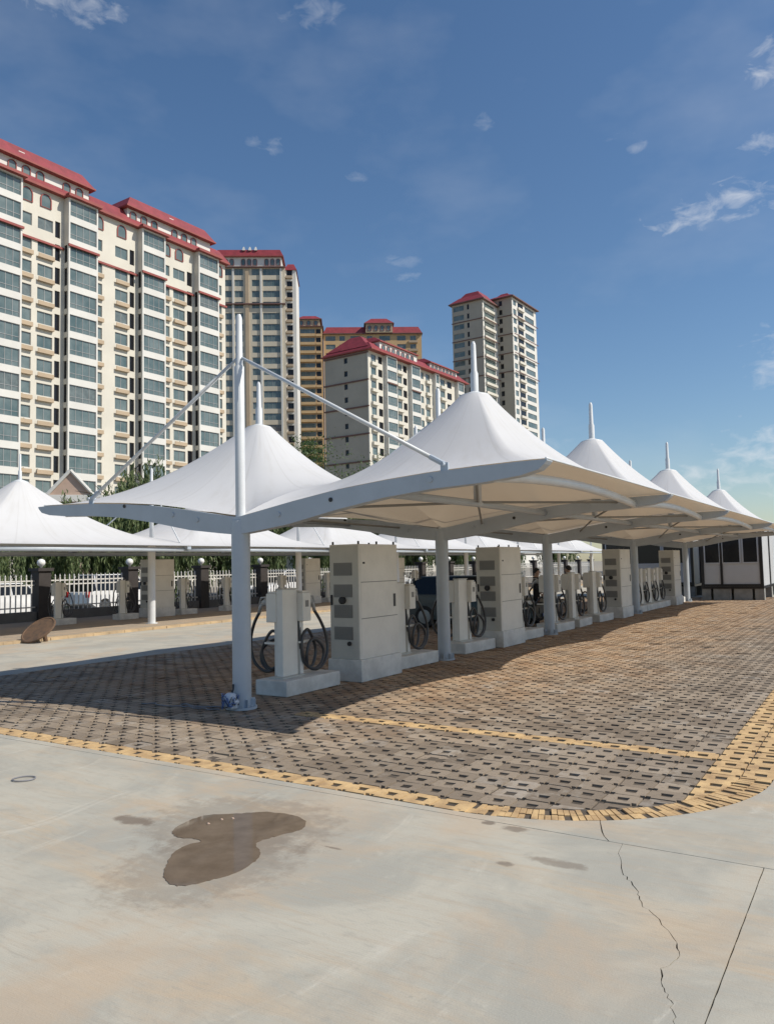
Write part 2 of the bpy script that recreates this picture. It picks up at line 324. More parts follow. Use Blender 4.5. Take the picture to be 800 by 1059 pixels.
# ------------------------------------------------------------------ ground, concrete slabs, paving
g = MB().box(-1500, 1500, -300, 2700, -0.6, -0.07).build('ground', 'dusty_ground'); tag(g, 'bare dusty ground reaching to the horizon', kind='structure')
rowz = -TH
apron = bpy.data.objects.new('concrete_apron', None); COL.objects.link(apron); apron.location = (X0, Y0, 0); apron.rotation_euler.z = rowz
tag(apron, 'pale concrete apron and lane around the paved lot', kind='structure')
def slab(poly): MB().prism(poly, -0.16, 0.0).build('slab', 'concrete', apron)
GAP = 0.0035
CT, CW_, CR = -0.55, 4.55, 2.02                       # rounded lot corner
W_R = W_L + PW * 46
T_END = 33.0
arc = [(CW_ + (CR + 0.004) * math.sin(a), CT - (CR + 0.004) * math.cos(a)) for a in [PI / 2 * k / 20 for k in range(21)]]
crack = [(5.57, -2.20), (5.70, -2.48), (5.79, -2.66), (5.91, -2.84), (6.03, -3.15), (6.10, -3.27), (6.19, -3.42), (6.24, -3.55), (6.32, -3.63), (6.47, -3.86), (6.535, -3.99), (6.515, -4.13), (6.49, -4.22), (6.54, -4.34), (6.58, -4.43), (6.61, -4.52), (6.66, -4.65), (6.62, -4.9), (6.70, -5.3)]
def jag(pts, n=4, amp=0.012):
    o = []
    for a, b_ in zip(pts[:-1], pts[1:]):
        for k in range(n):
            f = k / n; o.append((a[0] + (b_[0] - a[0]) * f + random.uniform(-amp, amp), a[1] + (b_[1] - a[1]) * f + random.uniform(-amp, amp)))
    return o + [pts[-1]]
MB().box(-30, 13.9, -13.9, 1.9, -0.035, -0.014).build('joint_dirt', 'joint_dirt', apron)
JT = -2.665
cr_lo = jag([p for p in crack if p[1] < JT - 0.02]); cr_lo = [(cr_lo[0][0] - 0.02, JT - GAP)] + cr_lo
def chip(a, b_, n=40, amp=0.0014): return [(a[0] + (b_[0] - a[0]) * k / n + random.uniform(-amp, amp), a[1] + (b_[1] - a[1]) * k / n + random.uniform(-amp, amp)) for k in range(1, n)]
# front slab left of the crack
slab([(-40, -14), (6.70, -14)] + [(p[0] - random.uniform(0.001, 0.006), p[1]) for p in reversed(cr_lo)] + [(-40, JT - GAP)])
slab([(6.71, -14), (6.745 - GAP, -14), (6.745 - GAP, -6)] + chip((6.745 - GAP, -6), (6.745 - GAP, JT - GAP), 60) + [(6.745 - GAP, JT - GAP)] + [(p[0] + random.uniform(0.0005, 0.003), p[1]) for p in cr_lo])
slab([(6.745 + GAP, -14), (14, -14), (14, JT - GAP), (9, JT - GAP)] + chip((9, JT - GAP), (6.745 + GAP, JT - GAP), 50) + [(6.745 + GAP, JT - GAP)] + chip((6.745 + GAP, JT - GAP), (6.745 + GAP, -6), 60) + [(6.745 + GAP, -6)])
# strip between the joint and the lot's front edge, with the corner infill cut by the crack
slab([(-40, JT + GAP), (3.2, JT + GAP), (3.2, T_F - 0.004), (-40, T_F - 0.004)])
cu = [(5.80, JT + GAP), (5.74, -2.58), (5.70, -2.50), (5.635, -2.34)]
ka = min(range(21), key=lambda k: abs(arc[k][0] - 5.62))
slab([(3.2 + 0.003, JT + GAP)] + chip((3.2, JT + GAP), (5.785, JT + GAP), 50) + [(5.785, JT + GAP), (5.73, -2.58), (5.69, -2.5)] + [arc[k] for k in range(ka, -1, -1)] + [(3.203, T_F - 0.004)])
slab([(5.795, JT + GAP)] + chip((5.795, JT + GAP), (8, JT + GAP), 45) + [(14, JT + GAP), (14, 2.0)] + [(W_R + 0.004, 2.0)] + [arc[k] for k in range(20, ka, -1)] + [(arc[ka][0] + 0.006, arc[ka][1])] + [(5.70, -2.50), (5.737, -2.58)])
for k in range(6): slab([(W_R + 0.004, 2.0 + GAP + k * 6), (14, 2.0 + GAP + k * 6), (14, 8.0 - GAP + k * 6), (W_R + 0.004, 8.0 - GAP + k * 6)])
for k in range(12): slab([(-12.3, T_F + 0.004 + k * 6), (W_L - 0.004, T_F + 0.004 + k * 6), (W_L - 0.004, T_F + 6 + k * 6 - GAP), (-12.3, T_F + 6 + k * 6 - GAP)])
slab([(-40, T_F + 0.004), (-12.31, T_F + 0.004), (-12.31, 0.5), (-40, 0.5)])
slab([(W_L, T_END + 0.004), (14, T_END + 0.004), (14, 60), (W_L, 60)])

lot = bpy.data.objects.new('paver_lot', None); COL.objects.link(lot); lot.location = (X0, Y0, 0); lot.rotation_euler.z = rowz
tag(lot, 'parking lot paved with grey grass pavers edged in yellow bricks', kind='structure')
soil = MB().box(W_L, W_R, T_F, T_END, -0.066, -0.048)
def paver_geo(mb, w, tt, fn=None, dz=0.0, hx=0.050, hy=0.043, nx=0.038, ny=0.030):
    A, B_ = PW / 2 - 0.0075, PT / 2 - 0.004; n0 = len(mb.v)
    xs = [-A, -A + nx, -hx, hx, A - nx, A]; ys = [-B_, -B_ + ny, -hy, hy, B_ - ny, B_]
    for z in (0.0, -0.05):
        for y in ys:
            for x in xs: mb.v.append((w + x, tt + y, z + dz))
    hole = {(0, 0), (4, 0), (0, 4), (4, 4), (2, 2)}
    idx = lambda i, j, l: n0 + l * 36 + j * 6 + i
    inn = lambda i, j: 0 <= i < 5 and 0 <= j < 5 and (i, j) not in hole
    for j in range(5):
        for i in range(5):
            if (i, j) in hole: continue
            mb.f.append((idx(i, j, 0), idx(i + 1, j, 0), idx(i + 1, j + 1, 0), idx(i, j + 1, 0)))
            for (di, dj, a, b_) in ((0, -1, (i, j), (i + 1, j)), (1, 0, (i + 1, j), (i + 1, j + 1)), (0, 1, (i + 1, j + 1), (i, j + 1)), (-1, 0, (i, j + 1), (i, j))):
                if not inn(i + di, j + dj): mb.f.append((idx(*b_, 0), idx(*a, 0), idx(*a, 1), idx(*b_, 1)))
    if fn: mb.xf(fn, n0)
RIN = CR - 0.262
def corner_fn(p):
    dw, dt = p[0] - CW_, p[1] - CT
    if dw > 0 and dt < 0:
        r = math.hypot(dw, dt)
        if r > RIN: return (CW_ + dw / r * RIN, CT + dt / r * RIN, p[2])
    return p
cells = []
cam_tw = (-8.04, 7.46)
for j in range(46):
    w = W_L + (j + 0.5) * PW
    for i in range(int((T_END - T_F) / PT)):
        tt = T_F + (i + 0.5) * PT
        yellow = (i == 0 and w < CW_) or j >= 44 or (i == 10 and 0.9 < w)
        fn = None; dw, dt = w - CW_, tt - CT
        if dw > -PW and dt < PT:
            near = math.hypot(max(0, dw - PW / 2), min(0, dt + PT / 2)) if (dw > 0 and dt < 0) else 0
            farr = math.hypot(max(0, dw + PW / 2), min(0, dt - PT / 2)) if (dw > -PW / 2 and dt < PT / 2) else 0
            if dw > 0 and dt < 0:
                if near > RIN - 0.06: continue
                if farr > RIN: fn = corner_fn
            elif dw > 0 and j >= 44 and dt < 0: continue
        if dw > 0 and dt < 0 and j >= 44 and fn: yellow = True
        # is the paver in view (rough test), nearest ones become single parts
        P = W(tt, w); px = P.x / P.y if P.y > 0 else 9
        vis = abs(px) < 0.53 and P.y > 1
        cells.append((math.hypot(tt - cam_tw[0], w - cam_tw[1]) + (0 if vis else 500), w, tt, yellow, fn))
for c_ in cells:
    if random.random() < 0.15 and c_[0] < 40: soil.box(c_[1] - 0.049, c_[1] + 0.049, c_[2] - 0.042, c_[2] + 0.042, -0.047, random.uniform(-0.03, -0.006))
    if random.random() < 0.4 and c_[0] < 40 and not c_[4]: soil.box(c_[1] + PW / 2 - 0.036, c_[1] + PW / 2 + 0.036, c_[2] + PT / 2 - 0.026, c_[2] + PT / 2 + 0.026, -0.047, random.uniform(-0.03, -0.008))
tag(soil.build('soil_bed', 'soil', lot), kind='stuff')
cells.sort(key=lambda c_: c_[0])
pm = MB(); paver_geo(pm, 0, 0); paver_me = pm.mesh('paver', 'paver'); pmy = MB(); paver_geo(pmy, 0, 0); pavery_me = pmy.mesh('yellow_brick', 'yellow_brick')
cnt = {False: 0, True: 0}; rest = {False: MB(), True: MB()}
for d, w, tt, yl, fn in cells:
    dz = random.uniform(-0.004, 0.003) - (0.010 if random.random() < 0.06 else 0)
    if cnt[yl] < (300 if not yl else 230) and d < 400:
        cnt[yl] += 1; nm = 'yellow_brick' if yl else 'paver'
        if fn:
            q_ = MB(); paver_geo(q_, w, tt, fn, dz); q_.build(nm, nm, lot)
        else:
            o = inst(nm, pavery_me if yl else paver_me, lot, (w + random.uniform(-.002, .002), tt + random.uniform(-.002, .002), dz)); o.rotation_euler = (random.uniform(-.02, .02), random.uniform(-.02, .02), random.uniform(-.025, .025))
    else: paver_geo(rest[yl], w, tt, fn, dz)
for yl in (False, True): tag(rest[yl].build('yellow_brick' if yl else 'paver', 'yellow_brick' if yl else 'paver', lot), kind='stuff')
nb = 62
for k in range(nb):                                     # narrow radial bricks round the corner, laid in two rings
    for ring in (0, 1):
        if k % 6 == (5 if ring else 2): continue
        a0 = PI / 2 * (k + random.uniform(0, .05)) / nb; a1 = PI / 2 * (k + random.uniform(0.86, 0.93)) / nb
        r0, r1 = (RIN + 0.008, RIN + 0.130) if ring == 0 else (RIN + 0.136, CR - random.uniform(0.0, 0.018))
        MB().prism([(CW_ + r0 * math.sin(a0), CT - r0 * math.cos(a0)), (CW_ + r1 * math.sin(a0), CT - r1 * math.cos(a0)), (CW_ + r1 * math.sin(a1), CT - r1 * math.cos(a1)), (CW_ + r0 * math.sin(a1), CT - r0 * math.cos(a1))], -0.05, random.uniform(-0.008, 0.003)).build('corner_brick', 'yellow_brick', lot)

# second lot along the fence, lane side edged with yellow kerb bricks
lot2 = MB().box(-20.3, -12.62, 0.5, 70, -0.2, 0.055).build('fence_side_lot', 'lot_tan'); lot2.location = (X0, Y0, 0); lot2.rotation_euler.z = rowz
tag(lot2, 'tan paved strip of the second canopy row by the fence', kind='structure')
kb = MB().box(-0.15, 0.15, -0.135, 0.135, -0.1, 0.075).mesh('kerb_brick', 'yellow_kerb')
for k in range(235):
    inst('kerb_brick', kb, lot2, (-12.46 + random.uniform(-.01, .01), 0.65 + k * 0.28, random.uniform(-0.006, 0.004)), bevel=0)
road = MB().box(-36, -21.0, -30, 160, -0.069, -0.04).build('road', 'asphalt'); road.location = (X0, Y0, 0); road.rotation_euler.z = rowz; tag(road, 'grey street beyond the fence', kind='structure')
pav = MB().box(-21.0, -20.3, -30, 160, -0.069, 0.03).build('pavement', 'plinth_concrete'); pav.location = (X0, Y0, 0); pav.rotation_euler.z = rowz; tag(pav, 'pavement strip between fence and street', kind='structure')

pud = [(-1.61, 5.83), (-1.56, 6.04), (-1.43, 6.18), (-1.18, 6.21), (-0.95, 6.22), (-0.75, 6.12), (-0.65, 5.96), (-0.68, 5.8), (-0.8, 5.7), (-0.91, 5.61), (-0.95, 5.51), (-0.89, 5.36), (-0.91, 5.19), (-0.99, 5.03), (-1.11, 4.93), (-1.22, 4.86), (-1.33, 4.85), (-1.43, 4.98), (-1.47, 5.18), (-1.48, 5.39), (-1.43, 5.53), (-1.35, 5.6), (-1.41, 5.66), (-1.53, 5.7)]
pp = []
for i in range(len(pud)):
    a, b_, c_, d_ = [Vector((*pud[(i + k) % len(pud)], 0)) for k in (-1, 0, 1, 2)]
    for k in range(6):
        f = k / 6; q_ = 0.5 * ((2 * b_) + (c_ - a) * f + (2 * a - 5 * b_ + 4 * c_ - d_) * f * f + (-a + 3 * b_ - 3 * c_ + d_) * f ** 3)
        pp.append((q_.x + random.uniform(-.006, .006), q_.y + random.uniform(-.009, .009)))
area = sum(pp[i][0] * pp[(i + 1) % len(pp)][1] - pp[(i + 1) % len(pp)][0] * pp[i][1] for i in range(len(pp)))
if area < 0: pp.reverse()
o = MB().prism(pp, 0.0005, 0.0035).build('puddle', 'muddy_water'); tag(o, 'shallow muddy brown puddle on the concrete', kind='structure')
for k, (px_, py_) in enumerate(((-1.30, 6.06), (-1.22, 6.08), (-1.38, 5.97))):
    pb = MB().lathe([(0.004, 0), (0.009, 0.003), (0.007, 0.007), (0.002, 0.010)], 7); pb.xf(lambda p: (p[0] * 1.5, p[1], p[2]))
    tag(pb.build('pebble', 'pink_stone', None, True, (px_, py_, 0.002)), ('middle', 'rightmost', 'leftmost')[k] + ' of the three tiny pale pebbles in the muddy puddle', 'pebble', 'pebbles in the puddle')
tor = MB(); tor.tube([(0.10 * math.cos(a), 0.085 * math.sin(a), 0.008) for a in [2 * PI * k / 28 for k in range(29)]], 0.006, 6)
tag(tor.build('rubber_ring', 'wire_grey', None, True, W(-3.64, 0.68, 0.002)), 'thin dark ring lying on the concrete beyond the puddle', 'ring')

# ------------------------------------------------------------------ tensile canopies
def membrane_mesh(zedge, zc, S_, wa, wb, ct, cw, r0, edges, nr=26, na=24):
    """polar patch from the cone ring to the rectangle; edges = (bow at wa, bow at wb): how far the free edges are drawn in"""
    per = []
    for k in range(na): per.append((S_ * k / na, wa))
    for k in range(na): per.append((S_, wa + (wb - wa) * k / na))
    for k in range(na): per.append((S_ * (1 - k / na), wb))
    for k in range(na): per.append((0, wb - (wb - wa) * k / na))
    v, f, uvs = [], [], []; n = len(per)
    for i in range(nr + 1):
        s = (i / nr) ** 1.35
        for k, (pt, pw) in enumerate(per):
            an = math.atan2(pw - cw, pt - ct); a = Vector((ct + r0 * math.cos(an), cw + r0 * math.sin(an))); b_ = Vector((pt, pw)); p = a.lerp(b_, s)
            zb_ = zedge(pt, pw); g_ = 0.88 * (1 - s) ** 1.85 + 0.12 * (1 - s); z = zb_ + (zc - zb_) * g_; tau = p.x / S_; bow = 4 * tau * (1 - tau)
            y = p.y
            if edges[0] and y < cw: y += edges[0] * bow * ((cw - y) / (cw - wa)) ** 2
            if edges[1] and y > cw: y -= edges[1] * bow * ((y - cw) / (wb - cw)) ** 2
            v.append((y, p.x, z)); uvs.append((an / (2 * PI) + 0.5, s))
    for i in range(nr):
        for k in range(n):
            k2 = (k + 1) % n; f.append((i * n + k, i * n + k2, (i + 1) * n + k2, (i + 1) * n + k))
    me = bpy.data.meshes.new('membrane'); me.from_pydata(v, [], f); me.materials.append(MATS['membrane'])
    if me.polygons[3].normal.z < 0: me.flip_normals()
    uvl = me.uv_layers.new(name='UVMap')
    for lp in me.loops: uvl.data[lp.index].uv = uvs[lp.vertex_index]
    for p in me.polygons: p.use_smooth = True
    me.update(); return me
PROF = [(0.0, 2.60, 2.36), (0.3, 2.645, 2.39), (0.9, 2.745, 2.46), (1.7, 2.86, 2.61), (2.4, 2.925, 2.715), (3.07, 2.97, 2.775), (3.7, 2.99, 2.80), (4.17, 3.0, 2.845), (4.38, 3.0, 2.895), (4.45, 3.0, 2.95), (4.48, 2.995, 2.985)]
def lerp_prof(P, x, k):
    x = abs(x)
    for a, b_ in zip(P[:-1], P[1:]):
        if x <= b_[0]: f = (x - a[0]) / (b_[0] - a[0]); return a[k] + (b_[k] - a[k]) * f
    return P[-1][k]
def ztop(w): return lerp_prof(PROF, w, 1)
def beam_mesh(ws, zt, zb, half=0.085):
    mb = MB(); n = len(ws)
    for y in (-half, half):
        for w in ws: mb.v.append((w, y, zt(w))); mb.v.append((w, y, zb(w)))
    m2 = 2 * n
    for i in range(n - 1):
        a, b_, c_, d_ = 2 * i, 2 * i + 1, 2 * i + 2, 2 * i + 3
        mb.f += [(a, b_, d_, c_), (m2 + a, m2 + c_, m2 + d_, m2 + b_), (a, c_, m2 + c_, m2 + a), (b_, m2 + b_, m2 + d_, d_)]
    mb.f += [(0, m2, m2 + 1, 1), (m2 - 2, m2 - 1, 2 * m2 - 1, 2 * m2 - 2)]
    return mb
def mast_profile(z0, z1, r): return [(r, z0), (r, z1 - 0.75), (r * 0.72, z1 - 0.72), (r * 0.66, z1 - 0.05), (r * 0.4, z1)]

row1 = thing('tensile_canopy', 'long white cone-topped tensile canopy on grey columns over the near charger row', 'canopy', (X0, Y0, 0), rowz)
FR = [0.0, 5.82, 11.66, 20.18, 28.70]
WT = 4.44
samps = {}
ws_b = sorted([s * p[0] for p in PROF for s in (-1, 1) if p[0] > 0] + [0.0] + [s * x for x in (0.6, 1.3, 2.05, 2.75, 3.4) for s in (-1, 1)])
bm_beam = beam_mesh(ws_b, ztop, lambda w: lerp_prof(PROF, w, 2)).mesh('beam', 'steel_paint')
bmc = MB().lathe([(0.128, 0.02), (0.128, 2.40), (0.12, 2.56)], 24); col_me = bmc.mesh('column', 'steel_paint', True); col_me.set_sharp_from_angle(angle=0.6)
mst = MB().lathe(mast_profile(2.5, 5.46, 0.068), 18).mesh('mast', 'white_paint', True); mst.set_sharp_from_angle(angle=0.6)
flg = MB().lathe([(0.205, 0.0), (0.205, 0.03)], 24)
for k in range(8):
    a = 2 * PI * k / 8; flg.lathe([(0.014, 0.03), (0.014, 0.06)], 6, (0.172 * math.cos(a), 0.172 * math.sin(a), 0))
    n0 = len(flg.v); flg.box(0.126, 0.19, -0.006, 0.006, 0.03, 0.13); aa = a + PI / 8; flg.xf(lambda p, aa=aa: (p[0] * math.cos(aa) - p[1] * math.sin(aa), p[0] * math.sin(aa) + p[1] * math.cos(aa), p[2]), n0)
flg_me = flg.mesh('base_flange', 'steel_paint')
disc_me = MB().lathe([(0.028, -0.098), (0.028, 0.098)], 14, axis='y').mesh('beam_hole', 'black_rubber')
bolt_me = MB().lathe([(0.035, -0.10), (0.035, 0.10)], 12, axis='y').mesh('beam_bolt', 'steel_paint')
def stay(parent, x0, z0, x1, z1):
    mb = MB(); a = Vector((x0, 0, z0)); b_ = Vector((x1, 0, z1)); d = b_ - a
    mb.tube([a + d * 0.04, a + d * 0.95], 0.026, 10)
    o = mb.build('stay_rod', 'white_paint', parent, True)
    c_ = MB(); c_.tube([a + d * 0.0, a + d * 0.05], 0.02, 8); c_.build('clevis', 'steel_paint', o)
    c_ = MB(); c_.tube([a + d * 0.94, b_], 0.034, 8); c_.tube([b_ + Vector((0, -0.07, 0.0)), b_ + Vector((0, 0.07, 0.0))], 0.022, 8); c_.box(b_.x - 0.05, b_.x + 0.05, -0.012, 0.012, b_.z - 0.10, b_.z + 0.02)
    c_.build('clevis', 'steel_paint', o)
    return o
for i, ft in enumerate(FR):
    for nm, me in (('beam', bm_beam), ('column', col_me), ('mast', mst), ('base_flange', flg_me)):
        inst(nm, me, row1, (0, ft, 0))
    for s in (-1, 1):
        a = stay(row1, s * 0.055, 4.83, s * 3.2, 3.06); a.location.y = ft
        inst('beam_hole', disc_me, row1, (s * 2.3 if s < 0 else 1.61, ft, 2.885 if s < 0 else 2.74)); inst('beam_bolt', bolt_me, row1, (s * 1.25 if s < 0 else 3.05, ft, 2.70 if s < 0 else 2.885))
        inst('beam_bolt', bolt_me, row1, (s * 0.75, ft, 2.60))
cone_r = 0.24
for i in range(4):
    t0, t1 = FR[i], FR[i + 1]; S_ = t1 - t0; key = round(S_, 1)
    if key not in samps:
        def ze(t_, w_, S_=S_):
            if abs(w_) > WT - 1e-6: return 3.02 + 0.13 * 4 * (t_ / S_) * (1 - t_ / S_)
            zb_ = ztop(w_) + 0.022
            return zb_ + (0.66 * 4 * (t_ / S_) * (1 - t_ / S_) if abs(w_) < 1e-6 else 0)
        samps[key] = (membrane_mesh(ze, 4.5, S_, 0.0, WT, S_ / 2, 2.22, cone_r, (0, 0.34)), membrane_mesh(ze, 4.5, S_, -WT, 0.0, S_ / 2, -2.22, cone_r, (0.34, 0)))
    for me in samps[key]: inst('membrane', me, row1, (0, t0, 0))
    mid = (t0 + t1) / 2
    for s in (-1, 1):
        cw = s * 2.22
        sp_ = MB().lathe([(0.062, 2.80), (0.062, 4.86), (0.045, 4.90), (0.038, 5.32), (0.02, 5.37)], 16).build('flying_mast', 'white_paint', row1, True, (cw, mid, 0))
        MB().lathe([(0.238, 4.48), (0.225, 4.515), (0.11, 4.55), (0.066, 4.57)], 20).build('cone_cap', 'white_paint', sp_, True)
        MB().tube([(cw, t0, 2.80), (cw, mid, 2.82), (cw, t1, 2.80)], 0.055, 10).build('tie_tube', 'steel_paint', row1, True)
        pts = [(s * 3.84, t0 + (t1 - t0) * k / 14, 2.865 + 0.11 * 4 * (k / 14) * (1 - k / 14)) for k in range(15)]
        MB().tube(pts, 0.066, 12).build('edge_tube', 'white_paint', row1, True)
        for (ww, tt, zz) in ((s * 0.9, t0, 2.66), (s * 3.6, t0, 2.92), (s * 0.9, t1, 2.66), (s * 3.6, t1, 2.92)):
            MB().tube([(cw, mid, 2.84), (ww, tt, zz)], 0.02, 6).build('brace_cable', 'vent_grey', row1)
        for zz in (4.38,):
            for k in range(8):
                a = PI / 8 + k * PI / 4; MB().tube([(cw, mid, 3.0), (cw + 0.24 * math.cos(a), mid + 0.24 * math.sin(a), 4.46)], 0.011, 5).build('cone_strut', 'steel_paint', row1)
        eb = [(s * (WT - 0.34 * 4 * x * (1 - x)), t0 + S_ * x, 3.02 + 0.13 * 4 * x * (1 - x)) for x in [k / 16 for k in range(17)]]
        MB().tube(eb, 0.014, 6).build('edge_rope', 'white_paint', row1, True)

# second row: one cone per bay, columns near the lane side
row2 = thing('tensile_canopy', 'white single-cone canopy row in front of the picket fence across the lane', 'canopy', (X0, Y0, 0), rowz)
WA, WB, WC = -18.5, -12.15, -15.4; S2 = 8.1; FR2 = [2.5 + S2 * k for k in range(8)]
def z2(w): x = (w - WC) / (WB - WC); return 2.66 + 0.42 * (1 - x * x)
mem2 = membrane_mesh(lambda t_, w_: 2.69 if w_ in (WA, WB) else z2(w_) + 0.03, 4.74, S2, WA, WB, S2 / 2, WC, 0.26, (0.2, 0.06))
ws2 = [WA + (WB - WA) * k / 24 for k in range(25)]
beam2 = beam_mesh(ws2, z2, lambda w: z2(w) - 0.09 - 0.13 * (1 - ((w - WC) / (WB - WC)) ** 2), 0.08).mesh('beam', 'steel_paint')
col2 = MB().lathe([(0.13, 0.05), (0.13, 2.75)], 20).mesh('column', 'white_paint', True); col2.set_sharp_from_angle(angle=0.6)
mst2 = MB().lathe(mast_profile(2.74, 5.46, 0.07), 14).mesh('mast', 'white_paint', True)
spire2 = MB().lathe([(0.055, 3.4), (0.055, 5.1), (0.035, 5.14), (0.03, 5.65)], 12).mesh('flying_mast', 'white_paint', True)
cap2 = MB().lathe([(0.27, 4.71), (0.26, 4.76), (0.07, 4.84)], 18).mesh('cone_cap', 'white_paint', True)
fl2 = MB().lathe([(0.2, 0.055), (0.2, 0.085)], 20).mesh('base_flange', 'white_paint')
tub2 = MB().tube([(0, 0, 0), (0, S2, 0)], 0.075, 10).mesh('edge_tube', 'steel_paint', True)
for k, ft in enumerate(FR2):
    inst('beam', beam2, row2, (0, ft, 0)); inst('column', col2, row2, (-14.0, ft, 0)); inst('mast', mst2, row2, (-14.0, ft, 0)); inst('base_flange', fl2, row2, (-14.0, ft, 0))
    for (wx, zz) in ((-17.6, z2(-17.6) + 0.04), (-12.6, z2(-12.6) + 0.04)):
        MB().tube([(-14.0, ft, 4.8), (wx, ft, zz)], 0.024, 8).build('stay_rod', 'white_paint', row2)
    if k < 7:
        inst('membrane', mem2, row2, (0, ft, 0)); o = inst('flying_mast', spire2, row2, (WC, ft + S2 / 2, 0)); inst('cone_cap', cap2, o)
        for wx in (-12.35, -18.3): inst('edge_tube', tub2, row2, (wx, ft, 2.56))
        inst('tie_tube', tub2, row2, (WC, ft, 2.82))

# ------------------------------------------------------------------ charging posts and power cabinets
def gun_parts(parent, ox, oy, dirv):
    """holster box, connector and black cable on one side; dirv = unit (x, y) pointing away from the slab"""
    dx, dy = dirv; px, py = -dy, dx
    def q(a, b_, z): return (ox + dx * a + px * b_, oy + dy * a + py * b_, z)
    bx = MB(); bx.box(0.0, 0.20, -0.12, 0.12, 1.06, 1.50); bx.box(0.02, 0.18, -0.10, 0.10, 1.50, 1.53); bx.xf(lambda p: q(p[0], p[1], p[2]))
    if dx * py - dy * px < 0: bx.f = [tuple(reversed(f)) for f in bx.f]
    h = bx.build('holster_box', 'cabinet_paint', parent, bevel=0.012)
    lb = MB(); lb.box(0.06, 0.14, -0.124, -0.118, 1.28, 1.38); lb.xf(lambda p: q(*p)); lb.build('indicator_label', 'vent_grey', h)
    ar = MB(); ar.box(0.03, 0.11, -0.03, 0.03, 0.24, 1.06); ar.box(0.0, 0.30, -0.05, 0.05, 0.72, 0.75); ar.xf(lambda p: q(*p)); ar.build('cable_bracket', 'cabinet_paint', parent)
    gn = MB(); gn.tube([q(0.20, 0.0, 1.33), q(0.30, 0.0, 1.37), q(0.36, 0.0, 1.34)], [0.055, 0.06, 0.045], 10); gn.tube([q(0.34, 0, 1.36), q(0.41, 0, 1.30), q(0.44, 0, 1.20)], [0.032, 0.030, 0.026], 8); gn.tube([q(0.26, 0, 1.37), q(0.31, 0, 1.44), q(0.40, 0, 1.43), q(0.43, 0, 1.33)], 0.017, 6)
    gnob = gn.build('charging_connector', 'gun_grey', parent, True)
    fc = MB(); fc.tube([q(0.185, 0, 1.33), q(0.215, 0, 1.335)], 0.065, 12); fc.build('socket_ring', 'black_rubber', gnob)
    pts = []
    s0 = [q(0.44, 0, 1.20), q(0.56, -0.02, 1.04), q(0.66, -0.05, 0.82), q(0.68, -0.07, 0.60), q(0.60, -0.08, 0.40), q(0.40, -0.08, 0.285), q(0.18, -0.07, 0.34), q(0.05, -0.06, 0.54), q(0.06, -0.05, 0.80), q(0.20, -0.04, 0.92), q(0.34, -0.03, 0.78), q(0.42, -0.03, 0.58), q(0.34, -0.04, 0.38), q(0.20, -0.05, 0.34), q(0.10, -0.10, 0.50), q(0.16, -0.11, 0.72), q(0.30, -0.12, 0.76), q(0.50, -0.12, 0.60), q(0.48, -0.11, 0.40), q(0.30, -0.09, 0.30), q(0.12, -0.05, 0.40), q(0.07, -0.03, 0.55), q(0.04, -0.02, 0.75), q(0.05, 0, 1.07)]
    s0 = [Vector(p) for p in s0]
    for i in range(len(s0) - 1):
        a, b_, c_, d_ = s0[max(i - 1, 0)], s0[i], s0[i + 1], s0[min(i + 2, len(s0) - 1)]
        for k in range(5):
            f = k / 5; pts.append(0.5 * ((2 * b_) + (c_ - a) * f + (2 * a - 5 * b_ + 4 * c_ - d_) * f * f + (-a + 3 * b_ - 3 * c_ + d_) * f ** 3))
    pts.append(s0[-1]); cb = MB(); cb.tube(pts, 0.025, 8); cb.build('cable', 'hose', parent, True)
def make_post(label, t, w):
    r = thing('charging_post', label, 'charger', W(t, w, 0), rowz, 'charging posts')
    MB().box(-0.30, 0.30, -0.66, 0.68, 0.0, 0.225).build('plinth', 'plinth_concrete', r, bevel=0.012)
    pst = MB().box(-0.09, 0.03, -0.41, -0.05, 0.225, 1.56).build('post', 'cabinet_paint', r, bevel=0.01)
    MB().box(-0.10, 0.04, -0.425, -0.035, 1.56, 1.575).build('top_cap', 'cabinet_face', pst)
    MB().box(-0.16, 0.11, -0.51, 0.02, 0.226, 0.25).build('foot_plate', 'cabinet_face', pst)
    gun_parts(r, 0.02, -0.05, (0, 1)); gun_parts(r, -0.09, -0.30, (-1, 0))
    return r
